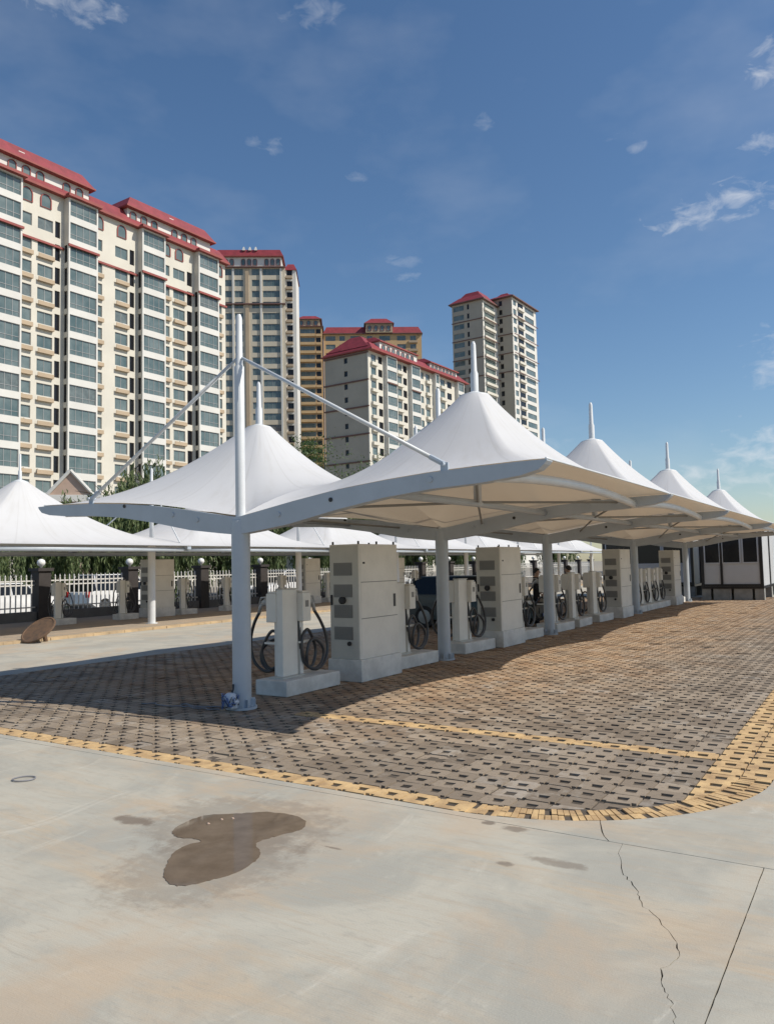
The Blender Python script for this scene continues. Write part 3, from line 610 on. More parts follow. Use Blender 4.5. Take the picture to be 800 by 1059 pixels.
def make_cabinet(label, t, w):
    r = thing('power_cabinet', label, 'cabinet', W(t, w, 0), rowz, 'tall charging power cabinets')
    MB().box(-0.34, 0.34, -0.63, 0.63, 0.0, 0.36).build('plinth', 'plinth_concrete', r, bevel=0.012)
    bd = MB().box(-0.30, 0.30, -0.60, 0.60, 0.36, 2.26).build('body', 'cabinet_paint', r, bevel=0.012)
    fd = MB().box(-0.285, 0.285, -0.612, -0.6005, 0.38, 2.24).build('front_door', 'cabinet_face', r, bevel=0.004)
    for z in (1.84, 1.48, 1.14, 0.78):
        vt = MB()
        for k in range(7): n0 = len(vt.v); vt.box(-0.20, 0.16, -0.626, -0.612, z - 0.09 + k * 0.028, z - 0.075 + k * 0.028)
        vt.box(-0.21, 0.17, -0.6145, -0.6122, z - 0.10, z + 0.115); vt.build('vent', 'vent_grey', fd)
    MB().lathe([(0.062, 0), (0.062, 0.05), (0.04, 0.055)], 16, axis='y').xf(lambda p: (p[0], -0.612 - p[1], p[2])).build('round_port', 'black_rubber', fd, False, (-0.02, 0, 1.33))
    MB().lathe([(0.036, 0), (0.036, 0.03)], 12, axis='y').xf(lambda p: (p[0], -0.612 - p[1], p[2])).build('cable_gland', 'black_rubber', fd, False, (0.10, 0, 0.62))
    MB().box(-0.265, -0.235, -0.635, -0.6125, 1.25, 1.42).build('door_handle', 'black_rubber', fd)
    MB().box(0.3005, 0.312, -0.50, -0.44, 1.93, 1.96).build('side_latch', 'black_rubber', bd)
    for z in (1.02, 1.62): MB().box(0.3062, 0.309, -0.56, 0.56, z, z + 0.012).build('panel_seam', 'vent_grey', bd)
    MB().box(0.3062, 0.318, 0.44, 0.50, 1.18, 1.40).build('lock', 'dark_metal', bd)
    sd_ = MB().box(0.3003, 0.306, -0.56, 0.56, 0.40, 2.20).build('side_panel', 'cabinet_paint', bd, bevel=0.003)
    for y in (-0.55, 0.0, 0.55):
        for x in ((0.26, -0.26) if y else (0.26,)):
            MB().tube([(x, y, 2.255), (x, y, 2.31)], 0.018, 6).build('lifting_eye', 'dark_metal', bd)
    return r
posts = [(1.60, -0.30, 'charging post nearest the camera, beside the first column'), (4.82, -0.28, 'charging post between the nearest cabinet and the second column'), (7.45, -0.28, 'charging post just behind the second column, before the second cabinet'),
         (10.45, -0.28, 'charging post between the second cabinet and the third column'), (12.85, -0.28, 'first charging post behind the third column'), (14.55, -0.28, 'second charging post behind the third column, beside the black-clad person'), (16.6, -0.28, 'charging post just before the third cabinet'),
         (21.0, -0.28, 'charging post right behind the fourth column'), (22.25, -0.28, 'second charging post beyond the fourth column'), (23.5, -0.28, 'third charging post beyond the fourth column'), (24.75, -0.28, 'charging post just before the farthest cabinet of the row'), (27.7, -0.28, 'farthest charging post, at the last column')]
cabs = [(3.22, -0.13, 'large grey cabinet nearest the camera with round black port'), (8.85, -0.13, 'second grey cabinet of the near row, between second and third column'), (18.4, -0.13, 'third grey cabinet of the near row, before the fourth column'), (26.2, -0.13, 'farthest grey cabinet of the near row, by the cabin')]
p0 = make_post(posts[0][2], *posts[0][:2])
for t_, w_, lb in posts[1:]:
    c_ = copy_tree(p0); c_.location = W(t_, w_, 0); c_['label'] = lb; c_.rotation_euler.z = rowz + random.uniform(-0.06, 0.06)
c0 = make_cabinet(cabs[0][2], *cabs[0][:2])
for t_, w_, lb in cabs[1:]:
    c_ = copy_tree(c0); c_.location = W(t_, w_, 0); c_['label'] = lb
ord_ = ['leftmost in view', 'second from the left', 'third from the left', 'fourth from the left', 'fifth from the left', 'sixth from the left', 'seventh from the left', 'farthest one']
for k, t_ in enumerate((9.2, 11.95, 15.0, 17.55, 21.3, 25.0, 29.0, 34.0)):
    c_ = copy_tree(p0); c_.location = W(t_, -17.0, 0.055); c_.scale = (0.7, 0.66, 0.95); c_['label'] = 'charging post under the fence-side canopy, ' + ord_[k]; c_['group'] = 'charging posts along the fence'
for k, (t_, lb) in enumerate(((13.5, 'left'), (23.2, 'middle'), (31.5, 'right'))):
    c_ = copy_tree(c0); c_.location = W(t_, -17.0, 0.055); c_['label'] = 'grey cabinet under the fence-side canopy, ' + ('behind its lit white column' if k == 0 else lb + ' one of three'); c_['group'] = 'cabinets along the fence'

# bundle of plastic and loose wires at the first column's foot
bag = MB(); rr = random.Random(3)
bag = thing('plastic_bag', 'crumpled blue and white plastic bag tied to the foot of the first column', 'bag', W(-0.16, 0.0, 0.0), rowz)
mb = MB(); n = 14
for i in range(9):
    ph = PI * i / 8
    for k in range(n):
        a = 2 * PI * k / n; r_ = 0.105 * math.sin(ph) ** 0.7 * rr.uniform(0.72, 1.2) + 0.006
        mb.v.append((r_ * math.cos(a), -0.06 + r_ * 0.75 * math.sin(a), 0.125 - 0.118 * math.cos(ph) * (1 if i not in (0,) else 1)))
for i in range(8):
    for k in range(n): k2 = (k + 1) % n; mb.f.append((i * n + k, i * n + k2, (i + 1) * n + k2, (i + 1) * n + k))
mb.f.append(tuple(range(n))[::-1]); mb.f.append(tuple(8 * n + k for k in range(n))); mb.build('bag_body', 'plastic_white', bag)
for k in range(16):
    a0 = rr.uniform(0, 6.28); pts = [(0.125 * math.cos(a0 + j * 0.5) * rr.uniform(.8, 1), -0.075 + 0.10 * math.sin(a0 + j * 0.5), 0.03 + 0.2 * rr.random()) for j in range(5)]
    MB().tube(pts, 0.007, 5).build('strap', 'plastic_blue' if k % 3 else 'black_rubber', bag)
MB().tube([(0, -0.05, 0.22), (0.01, -0.02, 0.28), (-0.01, 0.0, 0.34)], [0.02, 0.012, 0.016], 6).build('knot', 'black_rubber', bag)
for k in range(2):
    pts = []; w_, t_ = -0.15 - 0.10 * k, -0.28 + 0.16 * k
    for j in range(22 if k == 0 else 11): pts.append((w_, t_, 0.012 + 0.01 * rr.random())); w_ -= rr.uniform(0.03, 0.11); t_ += rr.uniform(-0.07, 0.055)
    o = MB().tube(pts, 0.009, 5).build('loose_wire', 'wire_grey', None, True); o.location = (X0, Y0, 0); o.rotation_euler.z = rowz
    tag(o, ('longer' if k == 0 else 'shorter') + ' thin grey loose wire trailing left over the pavers from the first column', 'wire', 'loose wires by the first column')

# ------------------------------------------------------------------ buildings
WCACHE = {}
def win_meshes(w, h, nm, tr_, curtain, fmat='window_frame'):
    key = (round(w, 2), round(h, 2), nm, tr_, curtain, fmat)
    if key in WCACHE: return WCACHE[key]
    f = MB(); fw = 0.07; y0, y1 = -0.20, -0.11
    f.box(-w / 2, -w / 2 + fw, y0, y1, 0, h); f.box(w / 2 - fw, w / 2, y0, y1, 0, h); f.box(-w / 2 + fw, w / 2 - fw, y0, y1, 0, fw); f.box(-w / 2 + fw, w / 2 - fw, y0, y1, h - fw, h)
    for k in range(1, nm): x = -w / 2 + w * k / nm; f.box(x - 0.03, x + 0.03, y0 + .002, y1 - 0.01, fw, h - fw)
    if tr_: f.box(-w / 2 + fw, w / 2 - fw, y0 + .004, y1 - 0.012, h * tr_ - 0.03, h * tr_ + 0.03)
    p = MB().box(-w / 2 + 0.01, w / 2 - 0.01, -0.185, -0.165, 0.01, h - 0.01)
    WCACHE[key] = (f.mesh('window', fmat), p.mesh('pane', 'glass_dark' if fmat == 'dark_slot' else ('glass_curtain' if curtain else 'glass'))); return WCACHE[key]
class Facade:
    """a wall layer with real openings: origin O (building-local), S along the wall, outward = left of S"""
    def __init__(s, b, O, Sx, Sy, w0, w1, z0, z1, mat, depth=0.3):
        s.b, s.O, s.S, s.Nn = b, Vector((*O, 0)), Vector((Sx, Sy, 0)), Vector((-Sy, Sx, 0)); s.r = (w0, w1, z0, z1); s.mat = mat; s.op = []; s.d = depth; s.rz = math.atan2(Sy, Sx)
    def P(s, a, n, z): q_ = s.O + s.S * a + s.Nn * n; return (q_.x, q_.y, z)
    def opening(s, a0, a1, z0, z1): s.op.append((a0, a1, z0, z1))
    def window(s, a0, a1, z0, z1, nm=2, tr_=0, fmat='window_frame', curt=0.12):
        if a0 > a1: a0, a1 = a1, a0
        s.opening(a0, a1, z0, z1); fm, pm_ = win_meshes(a1 - a0, z1 - z0, nm, tr_, random.random() < curt, fmat)
        o = inst('window', fm, s.b, s.P((a0 + a1) / 2, 0, z0), s.rz); inst('pane', pm_, o)
    def build(s, name='wall'):
        w0, w1, z0, z1 = s.r; mb = MB()
        A = sorted({w0, w1, *[round(v, 3) for o in s.op for v in o[:2]]}); Zs = sorted({z0, z1, *[round(v, 3) for o in s.op for v in o[2:]]})
        ops = [tuple(round(v, 3) for v in o) for o in s.op]
        grid = {}
        ai = {a: i for i, a in enumerate(A)}; zi = {z: i for i, z in enumerate(Zs)}; hole = set()
        for (a0, a1, q0, q1) in ops:
            for i in range(ai[a0], ai[a1]):
                for j in range(zi[q0], zi[q1]): hole.add((i, j))
        vid = {}
        def V(i, j, l):
            k = (i, j, l)
            if k not in vid: vid[k] = len(mb.v); mb.v.append(s.P(A[i], -s.d * l, Zs[j]))
            return vid[k]
        na, nz_ = len(A) - 1, len(Zs) - 1
        for i in range(na):
            for j in range(nz_):
                if (i, j) in hole: continue
                mb.f.append((V(i + 1, j, 0), V(i, j, 0), V(i, j + 1, 0), V(i + 1, j + 1, 0)))
                for (di, dj, p_, q_) in ((-1, 0, (i, j), (i, j + 1)), (1, 0, (i + 1, j + 1), (i + 1, j)), (0, 1, (i, j + 1), (i + 1, j + 1)), (0, -1, (i + 1, j), (i, j))):
                    ii, jj = i + di, j + dj
                    if not (0 <= ii < na and 0 <= jj < nz_) or (ii, jj) in hole: mb.f.append((V(*p_, 0), V(*p_, 1), V(*q_, 1), V(*q_, 0)))
        return mb.build(name, s.mat, s.b)
def building(name, label, P, th, cat='building'): return thing(name, label, cat, (P[0], P[1], 0), -th)
def part(b, name, mat, *boxes, parent=None):
    mb = MB()
    for q_ in boxes: mb.box(*q_)
    return mb.build(name, mat, parent or b)
def hip(b, mat, x0, x1, y0, y1, z0, z1, ix, iy, name='roof', parent=None):
    return MB().frustum(x0, x1, y0, y1, z0, x0 + ix, x1 - ix, y0 + iy, y1 - iy, z1).build(name, mat, parent or b)
def arch_window(b, x, y, z, w, h, face='x', parent=None):
    poly = [(-w / 2, 0), (w / 2, 0), (w / 2, h - w / 2)] + [(w / 2 * math.cos(a), h - w / 2 + w / 2 * math.sin(a)) for a in [PI * k / 8 for k in range(1, 8)]] + [(-w / 2, h - w / 2)]
    key = ('arch', round(w, 2), round(h, 2))
    if key not in WCACHE:
        f = MB(); n = len(poly); big = [(p[0] * 1.22, p[1] * 1.08 - 0.05) for p in poly]
        for i in range(n):
            j = (i + 1) % n; n0 = len(f.v)
            for q_ in (big[i], big[j], poly[j], poly[i]): f.v += [(q_[0], 0.0, q_[1]), (q_[0], 0.12, q_[1])]
            f.f += [(n0 + 1, n0 + 3, n0 + 5, n0 + 7), (n0, n0 + 2, n0 + 3, n0 + 1), (n0 + 4, n0 + 6, n0 + 7, n0 + 5)]
        p_ = MB(); p_.v = [(q_[0], 0.03, q_[1]) for q_ in poly] + [(q_[0], -0.02, q_[1]) for q_ in poly]; p_.f = [tuple(range(n)), tuple(range(2 * n - 1, n - 1, -1))]
        WCACHE[key] = (f.mesh('window', 'red_trim'), p_.mesh('pane', 'glass'))
    fm, pm_ = WCACHE[key]; o = inst('window', fm, parent or b, (x, y, z), -PI / 2 if face == 'x' else (PI if face == '-y' else 0)); inst('pane', pm_, o); return o

# A: the long slab on the left, facade coordinate a = local y, outward = local x
FH = 3.12; ATH = 0.597
A_ = building('apartment_block', 'long cream apartment block at the left edge with wide glazed bays', (-46.91, 94.2), ATH)
TOPZ = 51.6
fl = [TOPZ - FH * (k + 1) for k in range(15)]           # floor lines seen above the canopies
fa = Facade(A_, (0, 0), 0, -1, -37.7, 8.0, 0.0, TOPZ, 'cream_wall')
FLUSH = [(-3.9, -2.5, 1), (2.45, 3.95, 1), (4.75, 6.9, 2), (13.2, 14.4, 1), (16.5, 18.6, 2), (24.95, 26.2, 1), (26.9, 29.15, 2), (35.6, 36.9, 1)]
SLOT = [(7.2, 7.95), (18.95, 19.75), (29.6, 30.6)]
BAYS = [(-2.1, 2.0), (8.45, 12.9), (20.3, 24.5), (31.0, 35.25)]
for k, z in enumerate(fl):
    for (a0, a1, nm) in FLUSH:
        if k == 0: continue
        fa.window(-a1, -a0, z + 0.95, z + 2.55, nm)
        if k > 1: part(A_, 'sill_shelf', 'ochre_trim', (0.002, 0.42, a0 - 0.05, a1 + 0.05, z + 0.20, z + 0.30), (0.34, 0.42, a0 - 0.05, a1 + 0.05, z + 0.30, z + 0.72))
        if k > 1 and random.random() < 0.3: ya = random.uniform(a0 + 0.1, a1 - 0.8); part(A_, 'air_conditioner', 'bay_white', (0.02, 0.335, ya, ya + 0.75, z + 0.305, z + 0.85))
    if k:
        for (a0, a1) in SLOT: fa.window(-a1, -a0, z + 0.55, z + 2.75, 1, fmat='dark_slot', curt=0)
fa.build('wall')
for (a0, a1, nm) in FLUSH[1:]: arch_window(A_, 0.02, (a0 + a1) / 2, fl[0] + 0.9, min(1.3, a1 - a0), 1.7)
part(A_, 'core', 'cream_wall', (-14, -0.301, -8.0, 37.7, 0, TOPZ))
for (a0, a1) in BAYS:
    fb = Facade(A_, (1.15, 0), 0, -1, -a1, -a0, 8, TOPZ - 0.05, 'bay_white', 0.2)
    for k, z in enumerate(fl): fb.window(-a1 + 0.22, -a0 - 0.22, z + 0.62, z + 2.85, 4, 0.30, curt=0.1)
    fb.build('bay'); part(A_, 'bay_side', 'bay_white', (0.002, 0.949, a1 - 0.2, a1, 8, TOPZ - 0.06))
    fs = Facade(A_, (0.948, a0), -1, 0, 0, 0.945, 8, TOPZ - 0.06, 'cream_wall', 0.2)
    for k, z in enumerate(fl):
        if k > 1: fs.window(0.14, 0.82, z + 0.5, z + 2.9, 1, fmat='dark_slot', curt=0)
    fs.build('bay_side')
    part(A_, 'string_course', 'red_trim', (1.152, 1.4, a0 - 0.12, a1 + 0.12, 44.85, 45.15))
    part(A_, 'bay_cornice', 'red_trim', (0.9, 1.75, a0 - 0.35, a1 + 0.35, TOPZ - 0.10, TOPZ + 0.28))
for (a0, a1) in ((-8, -2.12), (2.02, 8.43), (12.92, 20.28), (24.52, 30.98), (35.27, 37.9)): part(A_, 'string_course', 'red_trim', (0.002, 0.22, a0, a1, 44.5, 44.78))
part(A_, 'cornice', 'red_trim', (-14.6, 0.75, -8.2, 38.1, TOPZ + 0.01, TOPZ + 0.34))
hip(A_, 'red_tile', -14.5, 0.7, -8.1, 38.0, TOPZ + 0.35, TOPZ + 2.3, 1.3, 1.0)
for (a0, a1) in ((-7.5, 12.1), (18.4, 34.3)):
    at = part(A_, 'attic', 'bay_white', (-11, 0.15, a0, a1, TOPZ + 0.36, TOPZ + 2.45))
    n = int((a1 - a0) / 1.9); grp = [x for x in range(n) if x % 4 != 3]
    for x in grp: arch_window(A_, 0.17, a0 + 1.0 + x * 1.9, TOPZ + 0.7, 0.95, 1.45)
    part(A_, 'attic_eave', 'red_trim', (-11.6, 0.95, a0 - 0.6, a1 + 0.6, TOPZ + 2.46, TOPZ + 2.68))
    hip(A_, 'red_tile', -11.5, 0.85, a0 - 0.5, a1 + 0.5, TOPZ + 2.69, TOPZ + 4.5, 1.1, 1.3)
    part(A_, 'roof_vent', 'bay_white', (-0.5, 0.3, (a0 + a1) / 2 - 0.4, (a0 + a1) / 2 + 0.4, TOPZ + 2.9, TOPZ + 3.7))

# B: frontal tower behind
B_ = building('apartment_tower', 'tall cream tower with flat front between the long block and ochre tower', (-40.07, 211.0), PI / 2 - 0.05)
BZ = 85.0; flb = [BZ - FH * (k + 1) + 0.05 for k in range(20)]
fb = Facade(B_, (0, 0), 0, -1, -13.2, 7.5, 0, BZ, 'tower_wall')
for k, z in enumerate(flb):
    for (a0, a1, nm) in ((-6.8, -4.6, 1), (-3.4, -1.4, 2), (-0.65, 1.75, 2), (4.1, 6.2, 2), (7.1, 11.8, 4)): fb.window(-a1, -a0, z + 0.75, z + 2.6, nm, curt=0.08)
fb.build(); part(B_, 'core', 'tower_wall', (-16, -0.301, -7.5, 13.2, 0, BZ))
part(B_, 'stripe_pier', 'ochre_trim', (0.002, 0.35, 2.35, 3.3, 10, BZ - 0.6))
for a in (-0.98, 6.65, 12.1): part(B_, 'white_pier', 'bay_white', (0.003, 0.32, a - 0.25, a + 0.25, 10, BZ - 0.5))
for z in (BZ - 0.3, 74.3): part(B_, 'string_course', 'brown_trim', (-0.2, 0.62, -7.8, 13.3, z, z + 0.32))
fr_ = Facade(B_, (-0.9, 0), 0, -1, -16.2, -13.22, 0, BZ - 0.6, 'bay_white')
for k, z in enumerate(flb): fr_.window(-15.2, -13.6, z + 0.6, z + 2.5, 1, fmat='dark_slot'); part(B_, 'balcony', 'ochre_trim', (-0.89, -0.2, 13.4, 15.2, z + 0.05, z + 0.75))
fr_.build('side_wall'); part(B_, 'side_core', 'bay_white', (-14, -1.201, 13.21, 16.2, 0, BZ - 0.6))
at = part(B_, 'attic', 'bay_white', (-12, -0.4, -5.6, 12.3, BZ + 0.03, BZ + 2.9))
for x in range(11):
    if x % 4 != 3: arch_window(B_, -0.39, -4.6 + x * 1.6, BZ + 0.6, 1.0, 1.8)
part(B_, 'attic_eave', 'red_trim', (-12.6, 0.3, -6.3, 12.9, BZ + 2.91, BZ + 3.2)); hip(B_, 'red_tile', -12.4, 0.2, -6.2, 12.8, BZ + 3.21, BZ + 5.3, 1.2, 0.9)
hip(B_, 'red_tile', -14, -0.6, 12.95, 16.5, BZ - 0.58, BZ + 1.6, 1.6, 0.9)
for a in (1.5, 3.2, 4.8): MB().frustum(-1.0, -0.2, a, a + 0.9, BZ + 4.9, -0.8, -0.4, a + 0.3, a + 0.6, BZ + 5.9).build('roof_finial', 'bay_white', B_)

# C: ochre tower and its lower wing far behind
C_ = building('apartment_tower', 'slim ochre-brown tower with red attic right of the flat-front tower', (-26.83, 277.0), PI / 2 - 0.05)
CZ = 88.2; flc = [CZ - FH * (k + 1) for k in range(21)]
fc_ = Facade(C_, (0, 0), 0, -1, -4.8, 4.3, 0, CZ, 'ochre_wall')
for k, z in enumerate(flc): fc_.window(-2.2, 3.0, z + 0.7, z + 2.4, 3, curt=0.1); fc_.window(-4.3, -2.6, z + 0.7, z + 2.4, 1, fmat='dark_slot'); part(C_, 'balcony', 'orange_trim', (0.003, 0.7, -3.1, 2.3, z - 0.35, z + 0.62)); part(C_, 'balcony', 'orange_trim', (0.003, 0.45, 2.5, 4.5, z - 0.3, z + 0.5))
fc_.build(); part(C_, 'core', 'ochre_wall', (-14, -0.301, -4.3, 4.8, 0, CZ))
part(C_, 'cornice', 'brown_trim', (-14.4, 0.8, -4.8, 5.3, CZ + 0.01, CZ + 0.3)); part(C_, 'attic', 'ochre_trim', (-9, 0.1, -3.8, 4.0, CZ + 0.31, CZ + 2.7))
for x in range(3): arch_window(C_, 0.11, -2.6 + x * 2.6, CZ + 0.7, 1.1, 1.6)
part(C_, 'attic_eave', 'brown_trim', (-9.5, 0.7, -4.4, 4.8, CZ + 2.71, CZ + 2.95)); hip(C_, 'red_tile', -9.4, 0.6, -4.3, 4.7, CZ + 2.96, CZ + 4.6, 2.2, 2.2)
C2 = building('apartment_block', 'distant block with bright red roof ridge between ochre tower and grey-ended block', (-26.83, 277.0), PI / 2 - 0.05)
fc_ = Facade(C2, (-2.5, 0), 0, -1, -41, -5.2, 0, 86.2, 'orange_trim')
for k in range(12):
    z = 86.2 - FH * (k + 1)
    for (a0, a1) in ((6, 9.5), (11, 13), (15, 18.5), (21, 23), (25.5, 29.5), (32, 35.2), (36.8, 39)): fc_.window(-a1, -a0, z + 0.7, z + 2.5, 2)
    part(C2, 'balcony', 'ochre_trim', (-2.498, -1.9, 36.2, 39.6, z - 0.2, z + 0.6))
fc_.build(); part(C2, 'core', 'ochre_trim', (-14, -2.801, 5.2, 41, 0, 86.2)); part(C2, 'cornice', 'brown_trim', (-14.3, -1.8, 5.0, 41.4, 86.21, 86.5)); hip(C2, 'red_tile', -14.2, -1.9, 5.1, 41.2, 86.51, 89.2, 1.6, 1.2)
part(C2, 'attic', 'ochre_trim', (-10, -1.4, 20.6, 30.4, 86.52, 89.7))
for x in range(4): arch_window(C2, -1.39, 22.0 + x * 2.3, 87.2, 1.2, 1.8)
part(C2, 'attic_eave', 'brown_trim', (-10.4, -0.8, 20.0, 31.0, 89.71, 89.95)); hip(C2, 'red_tile', -10.3, -0.9, 20.1, 30.9, 89.96, 92.3, 2.6, 2.6)

# D: grey-ended slab with red roof
D_ = building('apartment_block', 'block with plain grey end wall and red hipped roof in the middle distance', (-3.70, 177.5), ATH)
DZ = 51.6; fld = [DZ - FH * (k + 1) for k in range(13)]
fd_ = Facade(D_, (0, 0), 0, -1, -46, -0.3, 0, DZ, 'cream_wall')
DB = [(6.45, 10.8), (17.3, 21.5), (29.0, 31.0), (41.0, 44.4)]
for k, z in enumerate(fld):
    for (a0, a1, nm) in ((1.3, 3.3, 1), (4.2, 5.9, 1), (11.9, 14.3, 2), (14.9, 16.6, 1), (23.1, 24.5, 1), (25.6, 27.6, 1), (33.0, 35.4, 2), (36.6, 39.0, 2)):
        fd_.window(-a1, -a0, z + 0.75, z + 2.5, nm, fmat='dark_slot' if (a0 in (4.2, 14.9, 36.6)) else 'window_frame')
        if a0 in (1.3, 11.9, 33.0, 25.6): part(D_, 'balcony', 'cream_wall', (0.003, 0.6, a0 - 0.2, a1 + 0.2, z - 0.15, z + 0.6))
fd_.build(); part(D_, 'core', 'cream_wall', (-12.6, -0.301, 0.61, 46, 0, DZ - 0.01))
for (a0, a1) in DB:
    f2 = Facade(D_, (1.0, 0), 0, -1, -a1, -a0, 0, DZ - 0.05, 'bay_white', 0.2)
    for k, z in enumerate(fld): f2.window(-a1 + 0.2, -a0 - 0.2, z + 0.6, z + 2.75, 2 if a1 - a0 < 3 else 4, 0.3)
    f2.build('bay'); part(D_, 'bay_side', 'bay_white', (0.002, 0.79, a0, a0 + 0.2, 0, DZ - 0.06), (0.002, 0.79, a1 - 0.2, a1, 0, DZ - 0.06)); part(D_, 'string_course', 'brown_trim', (1.003, 1.2, a0, a1, 44.9, 45.2))
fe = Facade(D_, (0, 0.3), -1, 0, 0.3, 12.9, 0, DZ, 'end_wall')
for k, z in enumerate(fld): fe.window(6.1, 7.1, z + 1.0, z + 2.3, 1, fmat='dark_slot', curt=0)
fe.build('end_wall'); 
for z in (51.2, 44.8, 38.6, 32.2, 25.8): part(D_, 'end_band', 'brown_trim', (-13.0, 0.05, 0.05, 0.297, z - 0.16, z + 0.16))
part(D_, 'corner_strip', 'cream_wall', (-0.25, 0.02, 0.1, 0.296, 0, DZ - 0.6))
part(D_, 'cornice', 'red_trim', (-13.4, 1.5, -0.4, 46.4, DZ + 0.01, DZ + 0.3))
hip(D_, 'red_tile', -13.3, 1.4, -0.3, 46.3, DZ + 0.31, DZ + 2.4, 2.2, 2.0)
hip(D_, 'red_tile', -12.6, -0.2, 0.4, 22.6, DZ + 1.2, DZ + 5.0, 4.6, 3.6); part(D_, 'attic', 'bay_white', (-8, 0.3, 4.5, 21.0, DZ + 0.5, DZ + 2.9)); part(D_, 'attic_eave', 'red_trim', (-8.3, 0.8, 4.1, 21.4, DZ + 2.91, DZ + 3.15)); hip(D_, 'red_tile', -8.2, 0.7, 4.2, 21.3, DZ + 3.16, DZ + 4.6, 2.6, 1.4)
part(D_, 'attic', 'bay_white', (-8, 0.3, 27.5, 41.5, DZ + 0.5, DZ + 2.5)); part(D_, 'attic_eave', 'red_trim', (-8.3, 0.8, 27.0, 42, DZ + 2.51, DZ + 2.75)); hip(D_, 'red_tile', -8.2, 0.7, 27.1, 41.9, DZ + 2.76, DZ + 4.3, 2.8, 1.4)
for x in range(7): arch_window(D_, 0.32, 6 + x * 2.1, DZ + 0.8, 1.2, 1.6); arch_window(D_, 0.32, 28.6 + x * 1.9, DZ + 0.7, 1.1, 1.5)

# E: twin towers on the right
def twin(name, label, P, zt, endw, facw, flush_cols, end_cols, rise=1.0):
    b = building(name, label, P, ATH); n = 17
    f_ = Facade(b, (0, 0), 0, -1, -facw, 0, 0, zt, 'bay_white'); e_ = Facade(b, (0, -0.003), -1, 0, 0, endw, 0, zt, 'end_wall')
    for k in range(n):
        z = zt - FH * (k + 1)
        for (a0, a1, nm, fm) in flush_cols: f_.window(-a1, -a0, z + 0.65, z + 2.5, nm, fmat=fm)
        for (a0, a1, nm, fm) in end_cols: e_.window(a0, a1, z + 0.75, z + 2.5, nm, fmat=fm)
        for (a0, a1, nm, fm) in flush_cols[:1]: part(b, 'balcony', 'cream_wall', (0.003, 0.6, a0 - 0.3, a1 + 0.3, z - 0.2, z + 0.6))
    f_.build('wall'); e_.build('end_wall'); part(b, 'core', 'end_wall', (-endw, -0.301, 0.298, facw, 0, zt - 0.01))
    for z in (zt - 6.4, zt - 12.8, zt - 19.3, zt - 25.6): part(b, 'end_band', 'brown_trim', (-endw - 0.2, 0.12, -0.20, -0.006, z, z + 0.26)); part(b, 'end_band', 'brown_trim', (0.602, 0.75, 0.0, facw, z, z + 0.26))
    part(b, 'cornice', 'brown_trim', (-endw - 0.9, 1.0, -0.9, facw + 0.8, zt + 0.01, zt + 0.35)); r = hip(b, 'red_tile', -endw - 0.8, 0.9, -0.8, facw + 0.7, zt + 0.36, zt + 2.8 * rise, 2.6, 3.0)
    hip(b, 'red_tile', -endw + 2.0, -1.7, 2.0, facw - 2.2, zt + 2.8 * rise - 0.3, zt + 4.5 * rise, 1.5, 1.6); return b
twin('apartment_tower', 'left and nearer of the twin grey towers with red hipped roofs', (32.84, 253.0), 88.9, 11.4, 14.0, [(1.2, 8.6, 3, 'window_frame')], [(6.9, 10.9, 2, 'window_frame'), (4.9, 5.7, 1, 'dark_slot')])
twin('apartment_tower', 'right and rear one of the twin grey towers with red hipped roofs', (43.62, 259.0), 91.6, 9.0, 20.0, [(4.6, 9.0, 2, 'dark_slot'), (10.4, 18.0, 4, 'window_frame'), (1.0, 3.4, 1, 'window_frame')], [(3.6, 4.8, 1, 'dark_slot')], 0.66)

# low gatehouse with a stone gable in front of the long block
G_ = building('gatehouse', 'low pinkish stone gatehouse with small gable beyond the fence', (-28.4, 68.0), PI / 2 - 0.25)
part(G_, 'wall', 'pink_stone', (-6, 0, -3.4, 3.6, 0, 8.0)); part(G_, 'cornice', 'bay_white', (-6.3, 0.4, -3.8, 4.0, 8.01, 8.6)); part(G_, 'band', 'red_trim', (0.003, 0.2, -3.4, 3.6, 7.2, 7.5))
gb = MB(); gb.v = [(0.3, -0.9, 8.61), (0.3, 2.5, 8.61), (0.3, 0.8, 10.6), (-3, -0.9, 8.61), (-3, 2.5, 8.61), (-3, 0.8, 10.6)]; gb.f = [(0, 1, 2), (5, 4, 3), (0, 2, 5, 3), (1, 4, 5, 2), (0, 3, 4, 1)]; gb.build('gable', 'pink_stone', G_)
for s in (-1, 1): MB().tube([(0.4, 0.8 + s * 1.95, 8.55), (0.4, 0.8, 10.75)], 0.16, 6).build('gable_moulding', 'bay_white', G_)
for k in range(3): arch_window(G_, 0.02, -2 + k * 2.2, 4.0, 1.3, 2.4)

# ------------------------------------------------------------------ fence with dark pillars
fence = thing('picket_fence', 'white picket fence with dark pillars and lamp globes along the street', 'fence', (X0, Y0, 0), rowz)
PIL = [6.2 + 4.2 * k for k in range(18)]
pm_ = MB(); pm_.box(-0.26, 0.26, -0.26, 0.26, -0.07, 1.95); pm_.box(-0.33, 0.33, -0.33, 0.33, 1.95, 2.07); pil_me = pm_.mesh('pillar', 'pillar_dark')
glb = MB().lathe([(0.05, 2.07), (0.05, 2.13), (0.13, 2.18), (0.16, 2.27), (0.13, 2.37), (0.04, 2.42)], 12).mesh('lamp_globe', 'lamp_globe', True)
wl = MB().box(-0.14, 0.14, 0.26, 3.94, -0.07, 0.42).mesh('base_wall', 'fence_wall'); rl = MB().box(-0.02, 0.02, 0.262, 3.938, -0.025, 0.025).mesh('rail', 'fence_white')
pk = MB(); pk.box(-0.016, 0.016, -0.021, 0.021, 0.42, 1.72); pk.lathe([(0.022, 1.72), (0.03, 1.755), (0.004, 1.83)], 6); pk_me = pk.mesh('picket', 'fence_white')
